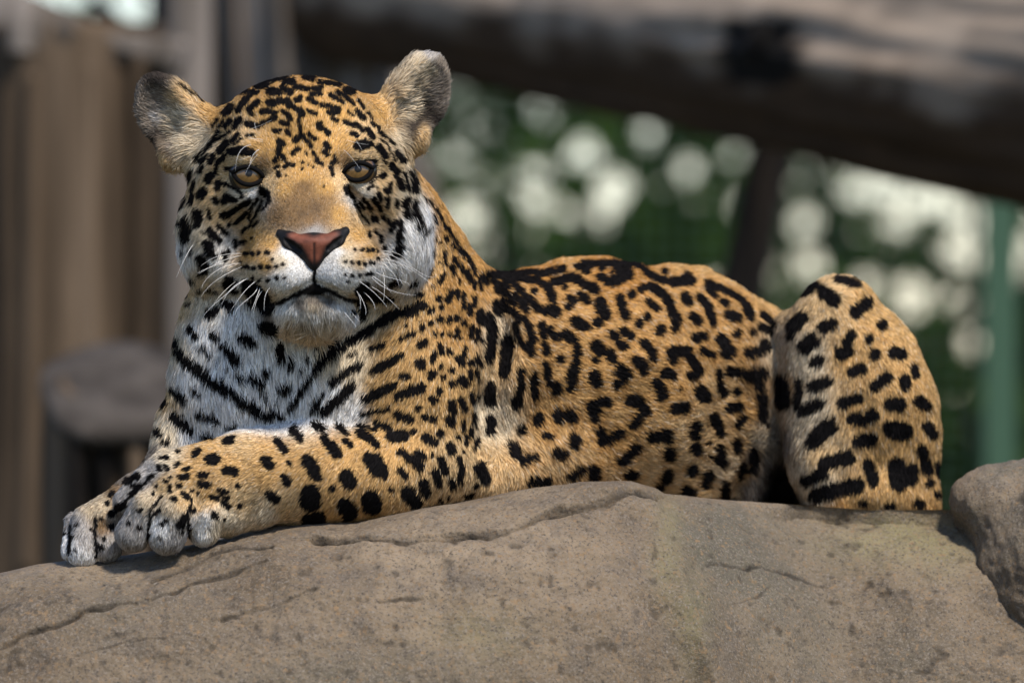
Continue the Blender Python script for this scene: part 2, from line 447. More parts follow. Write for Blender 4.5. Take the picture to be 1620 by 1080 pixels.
# ------------------------------------------------------------------ the coat: rosettes, spots and stripes as strokes, with painted crease shade
# (origin x, origin y, scale, 'width x y x y ...; ...') coat marks, plus shade painted into creases and toe gaps
STROKES = [
(0, 0, 1.0, '3 240 755 205 786 182 812;3.5 255 785 237 808 234 852;3.5 303 790 298 815 299 858;3 150 820 152 880;2.5 112 832 110 875;5 497 424 497 452;7 497 452 470 466 440 480 418 485;7 497 452 525 463 552 476 576 476;7 405 486 418 485;9 484 462 511 461;26 395 456 416 476;22 406 470 424 488;18 570 462 590 468;13 568 478 576 492;10 360 440 372 448'),  # toe strokes paint the shade between toes; the others are lip and cheek marks
(210, 80, 6.0, '25 430 340 540 420 640 500;75 920 380 1030 325;85 1080 330 1230 265;95 1180 335 1260 325;110 1290 270 1400 240 1500 200;'
 '60 1500 180 1620 210;60 1000 410 1140 390;70 800 510 890 450;85 880 600 930 540;80 1000 560 1050 510 1080 460;50 1080 460 1190 400;75 1110 560 1190 490;'
 '85 1300 395 1380 400;100 1310 500 1330 500;80 1420 360 1490 400;90 1450 300 1510 300;80 1390 480 1470 480 1490 530;70 1540 350 1620 360;'
 '60 1560 470 1590 465;60 1500 500 1560 560 1600 580;60 1470 600 1500 650;60 1420 580 1470 600;70 1220 585 1280 570 1350 595;50 1120 600 1140 600;'
 '80 1090 700 1150 720;65 1180 720 1260 670 1350 640;45 760 720 810 660;45 830 720 860 670;60 880 720 930 670;75 970 720 1020 660;60 1350 760 1380 760;'
 '60 1460 760 1490 800;60 1410 680 1480 700;45 1580 650 1590 720 1600 780;75 1540 850 1590 820;50 760 870 820 770;45 800 860 920 770;'
 '55 940 860 1000 800;35 960 890 1030 840;80 830 960 890 880;90 930 960 1020 950 1120 970;40 1080 820 1150 800;70 1390 860 1420 880;60 1400 880 1380 1000;'
 '65 1420 1000 1440 1020;50 1350 1040 1370 1020;50 1520 980 1580 930;50 590 1040 700 950 740 900;45 640 1060 720 1000;65 740 1060 770 1010;50 820 1060 880 1000'),
(450, 80, 6.0, '85 190 250 270 260;60 100 200 250 200;75 350 230 440 250 520 280;40 520 280 590 305;60 330 310 420 315 530 335;90 590 385 640 395;'
 '75 670 335 740 370;60 110 350 220 365 350 365;60 250 415 340 415;60 230 450 300 510;60 110 470 150 450;60 440 420 550 490;55 500 395 570 430 650 510;'
 '65 350 520 430 525 510 555;70 430 590 500 590;50 450 640 500 670;45 700 470 760 550;60 690 570 750 640;35 780 590 830 640;40 600 580 660 620;'
 '80 140 560 160 610;40 145 640 150 760;50 220 575 300 600;85 330 700 340 730;70 390 760 410 780;60 570 670 650 710;50 670 700 740 760;55 640 790 690 820;'
 '65 780 750 840 820;40 820 680 900 740;50 900 770 960 820;45 990 850 1040 900;70 100 850 140 820;60 180 810 210 850;60 240 790 290 840;55 230 860 260 920;'
 '70 400 880 420 930;65 380 960 410 980;50 90 970 130 920;45 270 970 310 1030;30 200 970 210 990;100 700 910 800 890;75 890 920 960 1000;35 760 830 880 930;'
 '30 900 840 960 880 1000 960 1050 1050;65 1060 970 1120 1040;45 470 1000 480 1060'),
(270, 220, 6.75, '45 480 370 490 290 520 220;60 190 460 240 350;40 320 350 350 290;90 400 440 430 390;45 230 560 260 460;60 220 700 235 600;95 330 600 350 560;'
 '75 140 610 140 720;60 490 480 495 530;50 500 470 590 490;35 600 490 680 540 760 580;70 470 640 490 670;85 570 660 600 620;60 640 640 690 650;'
 '50 280 770 270 790;95 300 800 310 860;70 280 920 300 900;40 410 770 430 840;75 550 820 620 800;60 650 780 760 710 830 670;55 620 920 630 910;'
 '55 690 900 760 840 800 790;35 740 620 770 610;32 830 860 850 760 880 690;32 850 900 900 820 950 720 980 660;32 980 760 1010 720 1040 660;30 870 930 930 880;'
 '30 800 960 850 920;85 150 890 180 860;85 170 990 200 920;75 160 1050 180 1000;80 430 1000 460 1040;50 510 930 600 1010;35 340 1000 345 1010;35 760 1000 790 960;'
 '85 970 560 1020 580;45 1040 600 1050 650;35 930 640 900 700;50 960 510 990 540;50 1120 300 1140 290;40 1150 350 1160 400;55 1210 300 1260 260;'
 '40 1290 280 1310 280;32 1400 240;32 1400 315;24 1240 390;45 1300 160 1360 100;40 1530 150 1560 230;28 1475 272;24 1530 300;45 580 320 690 310'),
(460, 220, 6.75, '40 440 250 440 380;55 430 300;32 30 270;28 190 270;28 240 300;32 120 320;40 270 230 340 270;20 350 505;70 1080 280 1130 350;70 1150 440 1190 520;'
 '55 1120 400 1140 420;60 970 400 1000 390;32 850 480 930 410;55 1060 480 1060 540;75 1020 550 1040 560;55 1030 640 1030 720;45 1200 360 1230 460 1260 560;'
 '50 1270 360 1290 400;65 1300 450 1320 560;30 1000 240 1020 260;55 940 600 960 640;55 890 650 930 700 960 760;45 780 640 830 700 860 760;40 740 680 780 740;'
 '26 680 700 740 780;26 760 810 840 900;40 830 540 870 510;28 920 525;40 870 820 890 870;45 910 830 930 870;45 990 820 1000 850;50 1040 870 1050 900;'
 '80 1080 960 1110 900;70 1170 900 1180 960;55 1150 1000 1170 1050;40 1130 660 1130 740;80 1210 700 1240 660;65 1230 740 1240 830;80 1310 730 1320 700;'
 '75 1310 800 1350 880;70 1350 920 1360 940;35 1410 640 1420 680;35 1390 1030 1440 920;30 900 980 960 1050;35 830 1000 845 1040;80 600 520 620 570;'
 '50 650 600 690 650;30 690 680 740 750;45 800 240 910 240'),
(270, 350, 6.75, '75 160 150 180 210;85 420 110 500 200;45 560 90 610 140;105 400 250 420 330;70 450 350 460 370;60 680 210 690 260;40 740 220 745 240;'
 '36 780 240 790 220;36 860 180;105 330 400 370 470;70 340 530 380 540;60 570 350 590 400;40 610 310 620 340;35 150 300 155 330;32 220 320 230 340;'
 '36 790 345;38 820 345;45 870 345;42 935 340;45 1025 335;30 1085 410;36 795 485;40 825 490;45 885 500;48 960 490;48 1040 488;42 1120 482;32 1195 460;'
 '30 750 490;32 740 430;34 880 610;34 950 630;42 1035 630;40 1125 612;24 1215 600;125 620 660 640 700;65 700 750;105 800 680 860 760;150 920 770 960 840;'
 '85 1000 930 1000 960;75 840 900 860 910;50 180 760 175 800;45 190 890;50 320 710 340 690;45 295 820;32 400 680 500 770;95 410 1000 480 960;75 560 890 660 940;40 240 580 260 600'),
(460, 350, 6.75, '50 840 150;50 1020 290;75 1150 300 1190 280;75 1100 370 1170 350;55 1150 180 1160 220;36 960 150 970 220;34 690 305;42 765 305;40 830 308;38 875 310;'
 '30 590 425;36 655 440;44 725 450;38 790 460;34 850 450;34 885 445;26 930 320;28 935 400;26 585 575;32 660 578;36 735 585;34 800 575 860 560;24 620 650;'
 '75 740 730 800 690;65 1060 680 1140 620;85 960 850 1060 840;60 880 860 920 860;65 1270 640 1310 610;70 1330 770 1390 790;70 1460 560 1470 480;40 1490 320 1500 270;'
 '50 1530 200;40 1570 440;40 1510 700;55 1600 640 1610 600;50 1560 830 1580 820;50 1500 960;105 1290 960 1380 890;75 1000 1050 1150 990;55 740 1040 780 1030;45 660 970'),
(240, 440, 3.857, '90 690 300 740 310;45 240 310 275 350;38 375 340 400 375;42 440 420 470 450;58 480 470 520 510;68 560 370 610 395;38 530 370;26 300 420 320 435;'
 '26 340 465 360 475;16 400 515;26 460 555;46 145 380 150 400;56 170 450 220 510;64 220 520 320 580;64 350 620 450 680;54 470 690 520 730;70 560 760 640 800;'
 '58 660 830 760 830;50 780 850 790 860;34 520 600 560 620;46 605 610 670 650;42 690 570 710 590;48 780 430 790 510;44 850 540;32 910 560;28 945 500;32 1000 430;'
 '70 800 680 820 670;36 670 710 700 735;22 760 750;36 840 790 900 710 950 620 1000 560;44 1000 560 1080 480 1157 430;50 1060 390 1130 350;22 970 810 1010 750 1040 700;'
 '32 1020 820 1100 760;50 1110 750 1157 720;32 1090 640 1157 600;48 140 680 200 740;28 260 680 300 710;38 80 740 75 780;68 150 860 200 900;46 220 920 240 930;'
 '38 290 820 340 840 400 865;34 470 910 500 910;38 320 960 370 970;38 40 930 45 955;42 85 1000'),
(500, 430, 3.857, '28 860 120 865 150;42 800 175 825 130;24 900 140 905 230;38 938 215 938 250;28 965 160 970 200;52 1100 210 1110 230;48 995 250 1000 300;'
 '56 1050 290 1075 370;52 1075 400 1065 500;38 1050 500 1050 540;46 745 165;42 700 240;28 760 215;46 755 290;42 810 295;42 855 285;28 900 310;22 920 325;36 700 315;'
 '40 645 340;26 545 330;28 725 385;28 770 385;28 818 385;28 850 400 865 360;22 885 410;28 510 410 590 380;46 635 450 665 435;36 340 475 400 450;26 190 510 240 495;'
 '58 0 590 50 520 110 490;50 110 480 200 430 330 360;54 330 350 420 290 500 250;66 550 250 640 210;40 340 610 440 560 520 515;60 400 585 470 545;56 90 670 180 610 250 575;'
 '60 30 850 130 780 210 700;28 0 780 40 740;44 290 780 380 740 480 695;60 340 760 420 725;58 510 760 580 730 640 710;36 520 635 560 640;68 640 565;36 710 540 720 500;'
 '28 755 450 765 500;36 805 490 815 500;42 860 530 890 560;28 900 530 915 470;28 945 400 955 340;26 980 430 985 360;14 1015 420;36 765 580;36 775 645;36 825 600;'
 '50 700 640 710 620;56 880 660 905 680;48 830 690;34 935 610 940 640;42 945 555;28 985 520 985 560;28 1005 570;18 970 600 990 660;42 750 730;56 715 780;38 625 830;'
 '46 820 800 830 840;36 885 780 895 830;26 945 750 950 800;28 985 760;68 1065 720 1060 790'),
(420, 640, 4.5, '65 195 190 240 235;52 80 260 130 320;72 0 400 20 430;34 165 420;52 130 520 150 555;62 30 640 70 670;58 420 240 440 280;75 460 290 500 350;88 300 400 340 470;'
 '60 340 500 370 510;140 315 640 315 690;38 470 600;40 350 150 410 180;36 500 160 570 205;36 560 260 600 285;62 670 200 740 250;48 760 260 790 290;95 570 510 600 560;'
 '125 770 410 800 460;75 730 380;70 830 500;120 570 720 590 760;140 750 680 760 710;34 890 610;90 300 830 380 800;58 940 80 1030 110;52 1135 95;52 1195 105;42 1085 20;'
 '52 1325 0 1330 50;34 1405 0 1405 30;62 1310 110 1320 140;32 1400 130 1405 180;32 1480 70 1478 140;28 1460 180 1460 230;28 1425 220 1430 280;42 790 150 880 170;'
 '70 890 230 990 225;26 680 75 800 45 880 40;18 640 150 780 185;42 1050 195;58 1140 240 1200 270;56 1240 210;34 1368 240;56 1310 300 1325 330;48 960 340 1010 370;'
 '66 1020 380 1100 440;50 1085 350 1120 380;18 1180 365;48 1240 390 1280 480;32 1375 380 1385 420;38 1395 450 1380 550;22 1410 340;46 1210 480 1240 570;46 960 480 990 510;'
 '44 1320 550 1335 590;72 1120 560 1135 620;98 1010 630 1060 690;28 1250 680;28 1300 660;46 1495 570;76 1520 450 1560 530;48 1500 300 1510 260;24 1425 640;38 1460 650'),
(740, 400, 5.144, '75 230 440 270 480;105 330 720 320 830;80 310 880 300 980;46 160 180 300 175 430 175;45 560 190 660 160 780 135;36 440 170 560 160;38 210 230 320 280;'
 '42 240 300 330 350 380 410;36 290 400 350 480;42 370 470 420 550;42 310 220 440 215 560 230 640 280;58 660 290 690 370;42 380 260 430 310;48 490 380 590 470;'
 '72 650 480 720 490;38 700 430 710 440;36 540 320;32 430 310 470 370;32 390 340 440 410;38 440 410 480 480;38 455 540 490 590;52 500 610 530 720;58 515 740 520 810;'
 '26 380 580 420 680 470 790;48 600 590 620 680;52 620 740 640 810;42 670 630 730 700;68 790 670 860 700;52 880 720 900 830;58 880 860 880 920;84 860 970 850 1040;'
 '46 755 860;38 630 900 650 1000;42 660 1040;38 440 960 430 1050;48 540 1000 545 1060;48 700 240 770 230;56 800 200 870 205;62 900 220 970 270 1040 310;36 790 280;'
 '52 830 370 860 390;46 820 440;56 930 350 970 390;78 1080 410 1100 480;72 1110 490 1130 510;72 880 560 960 600;72 1060 570;48 900 120 980 150;42 940 90 1050 90 1180 90;'
 '68 1200 100 1290 150;78 1310 180 1190 230;52 1080 200 1140 230;36 1090 130;22 1170 160;36 1250 90 1389 100;58 1340 340;62 1245 380 1255 430;58 1270 480 1290 510;'
 '52 1180 670 1220 700;52 1250 740 1280 760;52 1270 630 1330 690;82 1050 760 1080 790;66 1150 820 1180 860;48 1040 870;78 1040 1000 1045 1040;72 1240 940 1280 1000;52 1210 1060 1250 1060;56 1360 870'),
(980, 400, 5.144, '42 190 130 250 180;48 270 190 380 235;66 430 240 580 230;58 560 190;42 370 155;28 20 90 130 95;36 130 100;52 180 300 240 275;58 260 285 350 340;'
 '62 380 370 430 460;68 450 520 470 580;58 450 620;38 230 400 310 460;52 225 520;62 160 580;72 330 630;48 30 630 100 690;52 10 750 40 760;58 200 740 250 780;58 260 800 270 860;'
 '68 140 880 200 920;52 195 960;88 10 960 50 1000;66 530 360 560 400;52 650 365 690 400;62 720 440 750 520;58 760 570;62 600 520 640 560;48 720 280 770 340;'
 '38 720 250 840 300 960 360;38 960 360 1020 400;48 850 400 870 420;66 890 510 960 535;58 1030 430 1060 510;38 1070 540;48 610 690 690 680;42 640 720;46 680 800 760 840;'
 '76 820 700 860 740;82 860 800 900 810;68 420 800 440 870;72 450 800 540 800;66 570 850 620 930;72 640 960 590 1000;66 370 980 430 990;56 300 1050;58 960 660;52 1080 650;'
 '58 1150 610 1230 640;72 1050 820 1150 800;72 1180 740 1190 780;38 1160 500 1230 560 1260 580;58 890 960 980 970;105 1060 1000 1150 990;34 800 970 820 1050'),
(740, 590, 5.144, '72 190 390 180 470;48 435 110 420 150;72 405 210 400 260;48 540 100 545 200;72 720 110 725 150;38 660 90;72 860 60 840 120;62 1040 50 1050 80;66 1270 50;'
 '52 1220 110;76 570 370 580 400;72 440 470;76 730 340 740 370;86 820 340 850 370;32 630 520 680 520;76 870 540 870 590;72 730 650 770 660;86 370 610 390 650;66 450 720 540 690;'
 '72 520 890 640 880;58 830 840 920 790;82 1020 790 1030 840;86 1020 270 1040 330;66 1040 370;66 1080 230 1130 235;72 1080 480 1100 560;66 1160 540;72 1210 500 1230 490;'
 '76 1320 220 1389 230;66 1360 400 1389 380;72 1250 710 1290 700;72 1330 640 1380 610;66 1310 820 1350 820;58 110 760 140 850;42 60 910;46 60 770;38 70 610;28 50 350 45 410;24 25 500;34 25 1000;38 400 970'),
(980, 590, 5.144, '72 330 110 350 190;22 500 130;92 660 150 690 190;76 450 290 530 280;56 830 110 845 170;76 80 220 150 220;66 180 270 210 310;62 160 360 110 420;'
 '76 270 520 380 490;58 400 540;82 410 640 400 670;72 390 810 380 860;62 330 930;76 620 440 610 500;72 610 600 630 630;72 760 370 790 400;58 810 430 815 490;56 820 610 820 650;'
 '58 810 700 840 730;22 725 565;22 740 675;82 590 790;76 720 840 700 890;82 540 950 570 975;48 860 890 850 950;58 850 990;58 950 150;72 900 280 970 280;52 960 430 1010 370;'
 '52 960 560 960 620;58 1000 750 990 830;66 1090 650 1100 750;58 1080 790;66 1150 200 1160 340;38 1190 400;76 1310 100 1340 250;58 1140 110'),
(1000, 420, 2.7, '38 730 115 780 80;28 880 60 960 80;54 820 110 860 150;52 960 200 1000 165;48 690 260 730 225;28 680 300;46 820 265 850 255;58 740 350 770 320;38 920 330 935 300;'
 '48 890 380 920 370;38 1015 315;40 1070 255;43 1035 380;42 1115 375 1150 380;42 780 415 800 405;43 940 455 980 445;43 1040 520 1090 480;42 1165 490 1168 515;28 1205 440 1210 470;'
 '43 770 520 830 500;46 640 490 660 570;28 560 560 560 640;43 730 620 800 590;26 715 500 710 600;48 900 590 960 570;52 1105 595 1140 595;46 1225 580 1250 600;48 945 655 980 660;'
 '52 1020 650 1030 640;72 1110 700 1160 710;42 1260 690 1280 720;68 790 730 840 690;56 770 760;54 970 755 1020 745;54 820 850 920 820;48 750 920 810 890;44 1010 850 1030 920;'
 '68 1130 860 1140 930;58 1190 880 1190 910;38 1235 790 1260 880;33 1270 930;18 1305 850 1305 890;62 790 980 870 960 960 940;28 985 1020;34 1100 1030;44 1225 1025;24 1300 980'),
(80, 680, 4.5, '75 1130 215 1170 205;68 1250 290 1300 300;38 1020 180 1050 150;42 1240 85 1290 70;22 905 155;18 780 200 830 200;28 620 230 660 215;28 770 260 775 280;26 815 260 830 275;'
 '28 890 250 905 240;23 950 280 990 275;40 920 335 970 330;36 1060 325 1100 325;43 1060 385 1120 390;20 810 370 830 375;26 900 395 930 400;20 750 405;26 845 410 850 440;20 725 330 700 345;'
 '16 850 340;20 1000 435;20 1050 450;18 1190 430 1260 440;28 940 455 980 480;26 865 490 890 495;23 725 455;28 1140 475 1180 490;26 1210 460 1250 480;42 1230 520 1260 550;38 1160 600 1180 615;'
 '14 1235 640;28 1330 400;33 1340 540;40 540 370 620 330;36 590 400 640 400;40 470 560 520 530;32 570 460 600 440;28 640 570;28 560 660;32 630 700;30 740 600 770 580;44 920 680 950 620;'
 '28 790 670;22 830 650;30 1010 580;22 930 730;22 780 770;28 420 470 440 455;28 400 520;42 430 600 440 590;23 185 680;23 150 760;23 180 860;28 320 640;23 365 635;42 430 690;28 380 780;'
 '36 330 830 360 850;22 100 740;18 290 710'),
(660, 290, 6.35, '26 110 170 200 290 260 400 330 500 410 620 480 710 560 830;38 150 330 180 390;42 165 570;26 235 600;32 270 690 280 830;48 370 760 395 830;38 445 830 460 890;48 505 880 530 990;'
 '32 205 795;42 120 830 100 930;42 260 920 230 990;38 330 830 370 920;20 130 650 110 700;32 290 540 300 580;40 350 620 380 650;40 420 680 470 740;46 570 1000 575 1050;26 425 970 425 1010;'
 '22 150 1040;42 640 940 700 1000;32 545 830 580 920;32 625 950 630 1060'),
]

def spot_map():
    """distance (in photo pixels, negative inside) to the nearest marking, sampled on a grid"""
    w, h = 1640, 940
    D = np.full((h, w), 60.0, np.float32)
    for ox, oy, sc, txt in STROKES:
        for st in txt.split(';'):
            q = [float(t) for t in st.split()]
            r = q[0] / sc / 2
            p = np.array(q[1:]).reshape(-1, 2) / sc + (ox, oy)
            if len(p) == 1:
                p = np.concatenate([p, p + 0.01])
            m = r + 30
            x0, y0 = np.maximum(np.floor(p.min(0) - m), 0).astype(int)
            x1, y1 = np.minimum(np.ceil(p.max(0) + m), (w - 1, h - 1)).astype(int)
            if x1 <= x0 or y1 <= y0:
                continue
            X, Y = np.meshgrid(np.arange(x0, x1), np.arange(y0, y1))
            best = np.full(X.shape, 1e9)
            for a, b in zip(p[:-1], p[1:]):
                ab = b - a
                t = np.clip(((X - a[0]) * ab[0] + (Y - a[1]) * ab[1]) / max((ab ** 2).sum(), 1e-9), 0, 1)
                best = np.minimum(best, np.hypot(X - a[0] - t * ab[0], Y - a[1] - t * ab[1]))
            D[y0:y1, x0:x1] = np.minimum(D[y0:y1, x0:x1], best - r)
    return D

# ------------------------------------------------------------------ coat colours, lie of the fur, fur length: anchors per region
PAL = dict(G=(.53, .325, .130), O=(.45, .245, .080), T=(.60, .41, .205), C=(.66, .54, .37), W=(.80, .775, .73), Y=(.40, .37, .34),
           B=(.235, .142, .066), H=(.49, .285, .095), J=(.145, .092, .05), D=(.045, .036, .03), K=(.20, .165, .13), M=(.50, .40, .27))
# region: 'px py dx dy length_mm colour' ...
ANCHOR = dict(  # far foreleg, ear hollow and thigh crevice colours include painted shade
head='''478 120 0 -1 7 O|400 135 -.5 -.9 7 O|560 135 .5 -.9 7 O|478 170 0 -1 6 H|420 180 -.4 -1 6 H|540 180 .4 -1 6 H|478 220 0 -1 5.5 H|440 240 -.2 -1 5 H|520 238 .2 -1 5 H
|345 190 -.8 -.7 7 H|605 180 .8 -.6 7 H|320 220 -.9 .2 12 C|640 225 .9 .3 12 C|300 260 -.9 .4 13 C|655 270 .9 .5 13 C|390 215 -.5 -.9 6 T|570 208 .5 -.9 6 T|402 236 -.6 -.5 5 H|550 230 .5 -.6 5 H|432 236 -.2 -1 5 H|525 232 .2 -1 5 H
|375 252 -1 -.2 4 T|395 253 -1 -.2 4 T|590 246 1 -.2 4 T|565 243 1 -.2 4 T|415 258 -.6 -.6 4 B|545 252 .6 -.6 4 B|352 262 -1 .3 5 T|612 262 1 .3 5 T|480 275 0 -1 4 H|480 300 0 -1 3.2 B|480 325 0 -1 2.6 B|490 350 0 -1 2.3 B|462 318 -.2 -1 2.6 B|512 316 .2 -1 2.6 B|465 345 -.3 -1 2.5 B|515 343 .3 -1 2.5 B|478 338 0 -1 2.3 J|500 330 0 -1 2.3 J|497 367 0 -1 2 Y|440 345 -.5 -.7 3 B|535 340 .5 -.7 3 H
|450 300 -.3 -.9 3 H|515 300 .3 -.9 3 H|424 292 -.3 -.6 3 T|540 287 .3 -.6 3 T|385 303 -.8 .4 4 C|402 312 -.8 .6 3.5 W|568 300 .8 .5 4 C|566 310 .8 .6 3.5 W|345 300 -.9 .5 7 T|610 290 .9 .5 7 T|315 300 -.9 .5 9 T|640 300 .9 .5 9 C
|290 330 -.8 .7 18 C|668 330 .8 .7 20 W|350 340 -.8 .7 7 T|605 335 .8 .7 7 T|320 370 -.8 .7 9 C|645 365 .8 .7 10 W|390 345 -.7 .7 4.5 T|575 340 .7 .7 4.5 T|400 375 -.7 .5 3.5 H|565 370 .7 .5 3.5 H|430 385 -.6 .3 2.8 H|545 385 .6 .3 2.8 T
|360 385 -.8 .7 7 W|625 395 .8 .7 8 W|292 395 -.7 .8 18 W|670 395 .7 .8 22 W|340 420 -.7 .8 10 W|610 425 .7 .8 9 W|320 440 -.6 .9 18 C|640 430 .6 .9 18 W|395 405 -.9 .3 3 H|585 400 .9 .3 3 H|420 418 -.9 .4 3 H|570 415 .9 .4 3 T
|400 430 -.9 .5 4 C|585 425 .9 .5 4 W|455 400 -.5 .6 2.5 W|535 400 .5 .6 2.5 W|475 430 -.4 .9 3.5 W|515 425 .4 .9 3.5 W|440 445 -.6 .8 4 W|550 440 .6 .8 4 W|455 465 -.4 .9 4.5 W|535 460 .4 .9 4.5 W|425 475 -.6 .8 5 M|560 468 .6 .8 5 M
|497 466 0 1 4 D|472 478 -.3 1 4.5 D|522 474 .3 1 4.5 D|495 474 0 1 6 K|495 484 0 1 8 M|465 432 -.4 .9 3.2 W|530 428 .4 .9 3.2 W|480 452 -.3 .9 3.5 W|512 448 .3 .9 3.5 W|445 412 -.6 .6 2.8 C|545 408 .6 .6 2.8 C|560 445 .6 .8 4 W|460 490 -.4 1 10 W|530 488 .4 1 10 W|495 498 0 1 13 W|450 500 -.5 1 13 W|540 498 .5 1 13 W|495 520 0 1 30 C|455 512 -.3 1 26 C|535 510 .3 1 26 C|380 455 -.7 .8 8 W|380 480 -.6 .8 10 K|590 465 .7 .8 8 K|420 500 -.4 .9 9 K''',
earl='''330 180 -.9 -.5 10 G|300 160 -.9 -.5 9 T|310 200 -1 -.5 15 C|290 190 -1 -.5 14 C|300 225 -1 -.4 16 C|255 122 -.6 -.8 4 D|235 122 -.4 -.9 3.5 D|225 150 -.3 -.9 3.5 K|250 155 -1 -.3 7 K|240 190 -.8 -.2 5 K|262 190 -1 -.3 14 Y|255 175 -1 -.3 12 K|270 215 -1 0 8 D|255 208 -.8 .2 5 D|280 205 -1 -.3 16 M
|280 235 -1 .2 8 K|265 250 -.5 .8 7 T|280 262 -.4 .9 8 T|245 225 -.6 .6 4 D''',
earr='''605 165 .7 -.7 9 T|630 125 .7 -.7 9 M|620 160 .9 -.6 17 M|645 140 .9 -.5 17 M|640 172 1 -.3 18 C|660 115 .7 -.7 12 C|675 90 .4 -.9 6 Y|697 106 .5 -.9 6 K|704 140 .6 -.6 6 K|692 165 .8 -.4 6 K|672 145 1 -.5 14 K|662 165 1 -.2 10 D|672 178 1 -.2 8 D|650 195 .8 .3 6 D|645 205 .6 .5 6 D
|685 190 .6 .4 5 D|665 212 .4 .9 7 T|660 235 .4 .9 8 T|680 200 .5 .6 4 K''',
neck='''300 450 -.3 1 10 G|285 480 -.2 1 11 T|330 470 -.2 1 11 C|320 520 -.1 1 16 W|280 540 -.1 1 14 C|370 500 0 1 16 W|420 540 .1 1 18 W|470 560 .1 1 20 W|520 560 .1 1 18 C|360 580 0 1 18 W|300 600 -.1 1 16 W|265 620 -.1 1 14 T|420 620 0 1 19 W|480 620 .1 1 19 W
|340 650 0 1 17 W|270 680 -.1 1 14 C|300 680 0 1 16 W|420 660 0 1 18 W|560 560 -.6 .8 14 C|540 610 -.5 .8 15 W|560 650 -.6 .7 13 W|500 660 -.2 1 16 W|580 500 -.6 .8 13 C|600 470 -.4 .8 12 T|620 540 -.5 .8 11 G|600 600 -.6 .7 12 T|650 480 -.2 1 10 G|690 400 .1 1 9 G
|700 350 .3 1 8 O|730 400 .3 1 8 O|720 460 .1 1 8 O|760 450 .2 1 8 O|670 560 -.2 1 9 G|720 540 .1 1 8 O|760 520 .1 1 8 O|680 620 -.2 1 9 G|740 620 .1 1 9 O|620 640 -.4 .9 10 G|550 590 -.6 .8 14 C''',
foreleg='''620 640 -.4 .9 10 G|700 640 -.1 1 9 G|740 660 .1 1 9 G|640 700 -.3 1 9 G|720 720 -.1 1 9 T|740 770 0 1 10 T|600 690 -.5 .9 9 G|560 730 -.6 .8 8 G|520 690 -.8 .5 8 G|480 680 -.9 .3 8 T|480 740 -.8 .6 8 G|520 790 -.6 .8 8 G|440 700 -.9 .4 7 G|420 750 -.9 .4 7 G
|450 800 -.7 .8 8 T|380 700 -.95 .3 7 T|370 740 -.95 .4 6.5 G|380 790 -.8 .6 7 T|430 812 -.7 .7 8 C|330 720 -.95 .4 6 G|300 750 -.9 .5 6 G|330 780 -.8 .6 6 G|360 820 -.7 .7 7 C|265 720 -.9 .5 6 C|245 745 -.9 .5 6 Y|260 765 -.8 .7 6 T|290 790 -.6 .8 6 T
|225 755 -.8 .7 7 Y|200 790 -.7 .8 7 Y|230 790 -.6 .8 7 M|215 820 -.4 1 8 Y|210 855 -.3 1 8 Y|270 800 -.3 1 7 M|255 830 -.2 1 8 W|270 860 -.2 1 9 Y|315 795 -.2 1 7 T|320 820 -.1 1 9 W|320 850 0 1 9 W|345 840 .2 1 8 C|285 840 0 1 8 Y
|600 800 -.5 .9 9 G|690 790 -.2 1 10 T''',
farleg='''240 720 -.7 .7 6 K|200 755 -.7 .7 6 K|190 780 -.6 .8 6 B|165 800 -.5 .9 6 M|150 800 -.4 1 6 M|120 830 -.2 1 7 Y|105 860 -.1 1 7 W|135 850 0 1 7 Y|130 885 0 1 7 W|165 830 0 1 6 B|175 860 0 1 6 Y''',
torso='''780 440 .8 .5 9 O|820 470 .7 .7 9 G|850 430 1 .2 8 O|900 450 1 .2 9 G|950 420 1 .1 8 O|1000 430 1 .15 8 O|1050 460 1 .2 9 G|1120 450 .95 .3 9 G|1200 490 .9 .4 9 G|780 520 .4 .9 11 C|800 560 .3 1 12 T|790 650 .3 1 14 C|770 750 .3 1 15 T|850 550 .9 .4 10 G
|900 550 .97 .2 10 G|950 600 .97 .2 10 G|1000 550 .97 .2 10 G|1100 550 .95 .3 10 G|1050 620 .97 .15 11 G|860 660 .7 .7 12 G|880 740 .6 .8 14 T|960 700 .9 .4 12 G|1000 760 .9 .4 13 T|1100 700 .98 .1 12 T|1140 620 .95 .2 12 T|1100 780 .95 .2 14 T|1150 740 .9 .3 13 C
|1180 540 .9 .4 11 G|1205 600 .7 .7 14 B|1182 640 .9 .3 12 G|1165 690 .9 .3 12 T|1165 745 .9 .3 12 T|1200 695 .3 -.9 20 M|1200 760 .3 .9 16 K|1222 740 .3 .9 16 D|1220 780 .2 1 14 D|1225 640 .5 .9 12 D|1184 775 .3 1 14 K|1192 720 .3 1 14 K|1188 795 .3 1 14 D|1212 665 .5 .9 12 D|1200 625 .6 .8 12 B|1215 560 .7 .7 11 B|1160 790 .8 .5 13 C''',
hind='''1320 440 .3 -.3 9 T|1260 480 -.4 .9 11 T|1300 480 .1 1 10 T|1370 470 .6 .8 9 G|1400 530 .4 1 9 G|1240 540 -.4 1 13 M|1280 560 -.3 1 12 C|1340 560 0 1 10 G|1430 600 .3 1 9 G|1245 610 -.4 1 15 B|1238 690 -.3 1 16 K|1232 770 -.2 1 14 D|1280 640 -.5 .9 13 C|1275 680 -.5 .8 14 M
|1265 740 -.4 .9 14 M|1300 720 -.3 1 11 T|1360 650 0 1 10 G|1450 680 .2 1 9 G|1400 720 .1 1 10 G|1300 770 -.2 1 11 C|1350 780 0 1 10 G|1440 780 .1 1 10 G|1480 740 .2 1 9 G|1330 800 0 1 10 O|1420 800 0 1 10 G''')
REGIONS = list(ANCHOR)
AN = {}
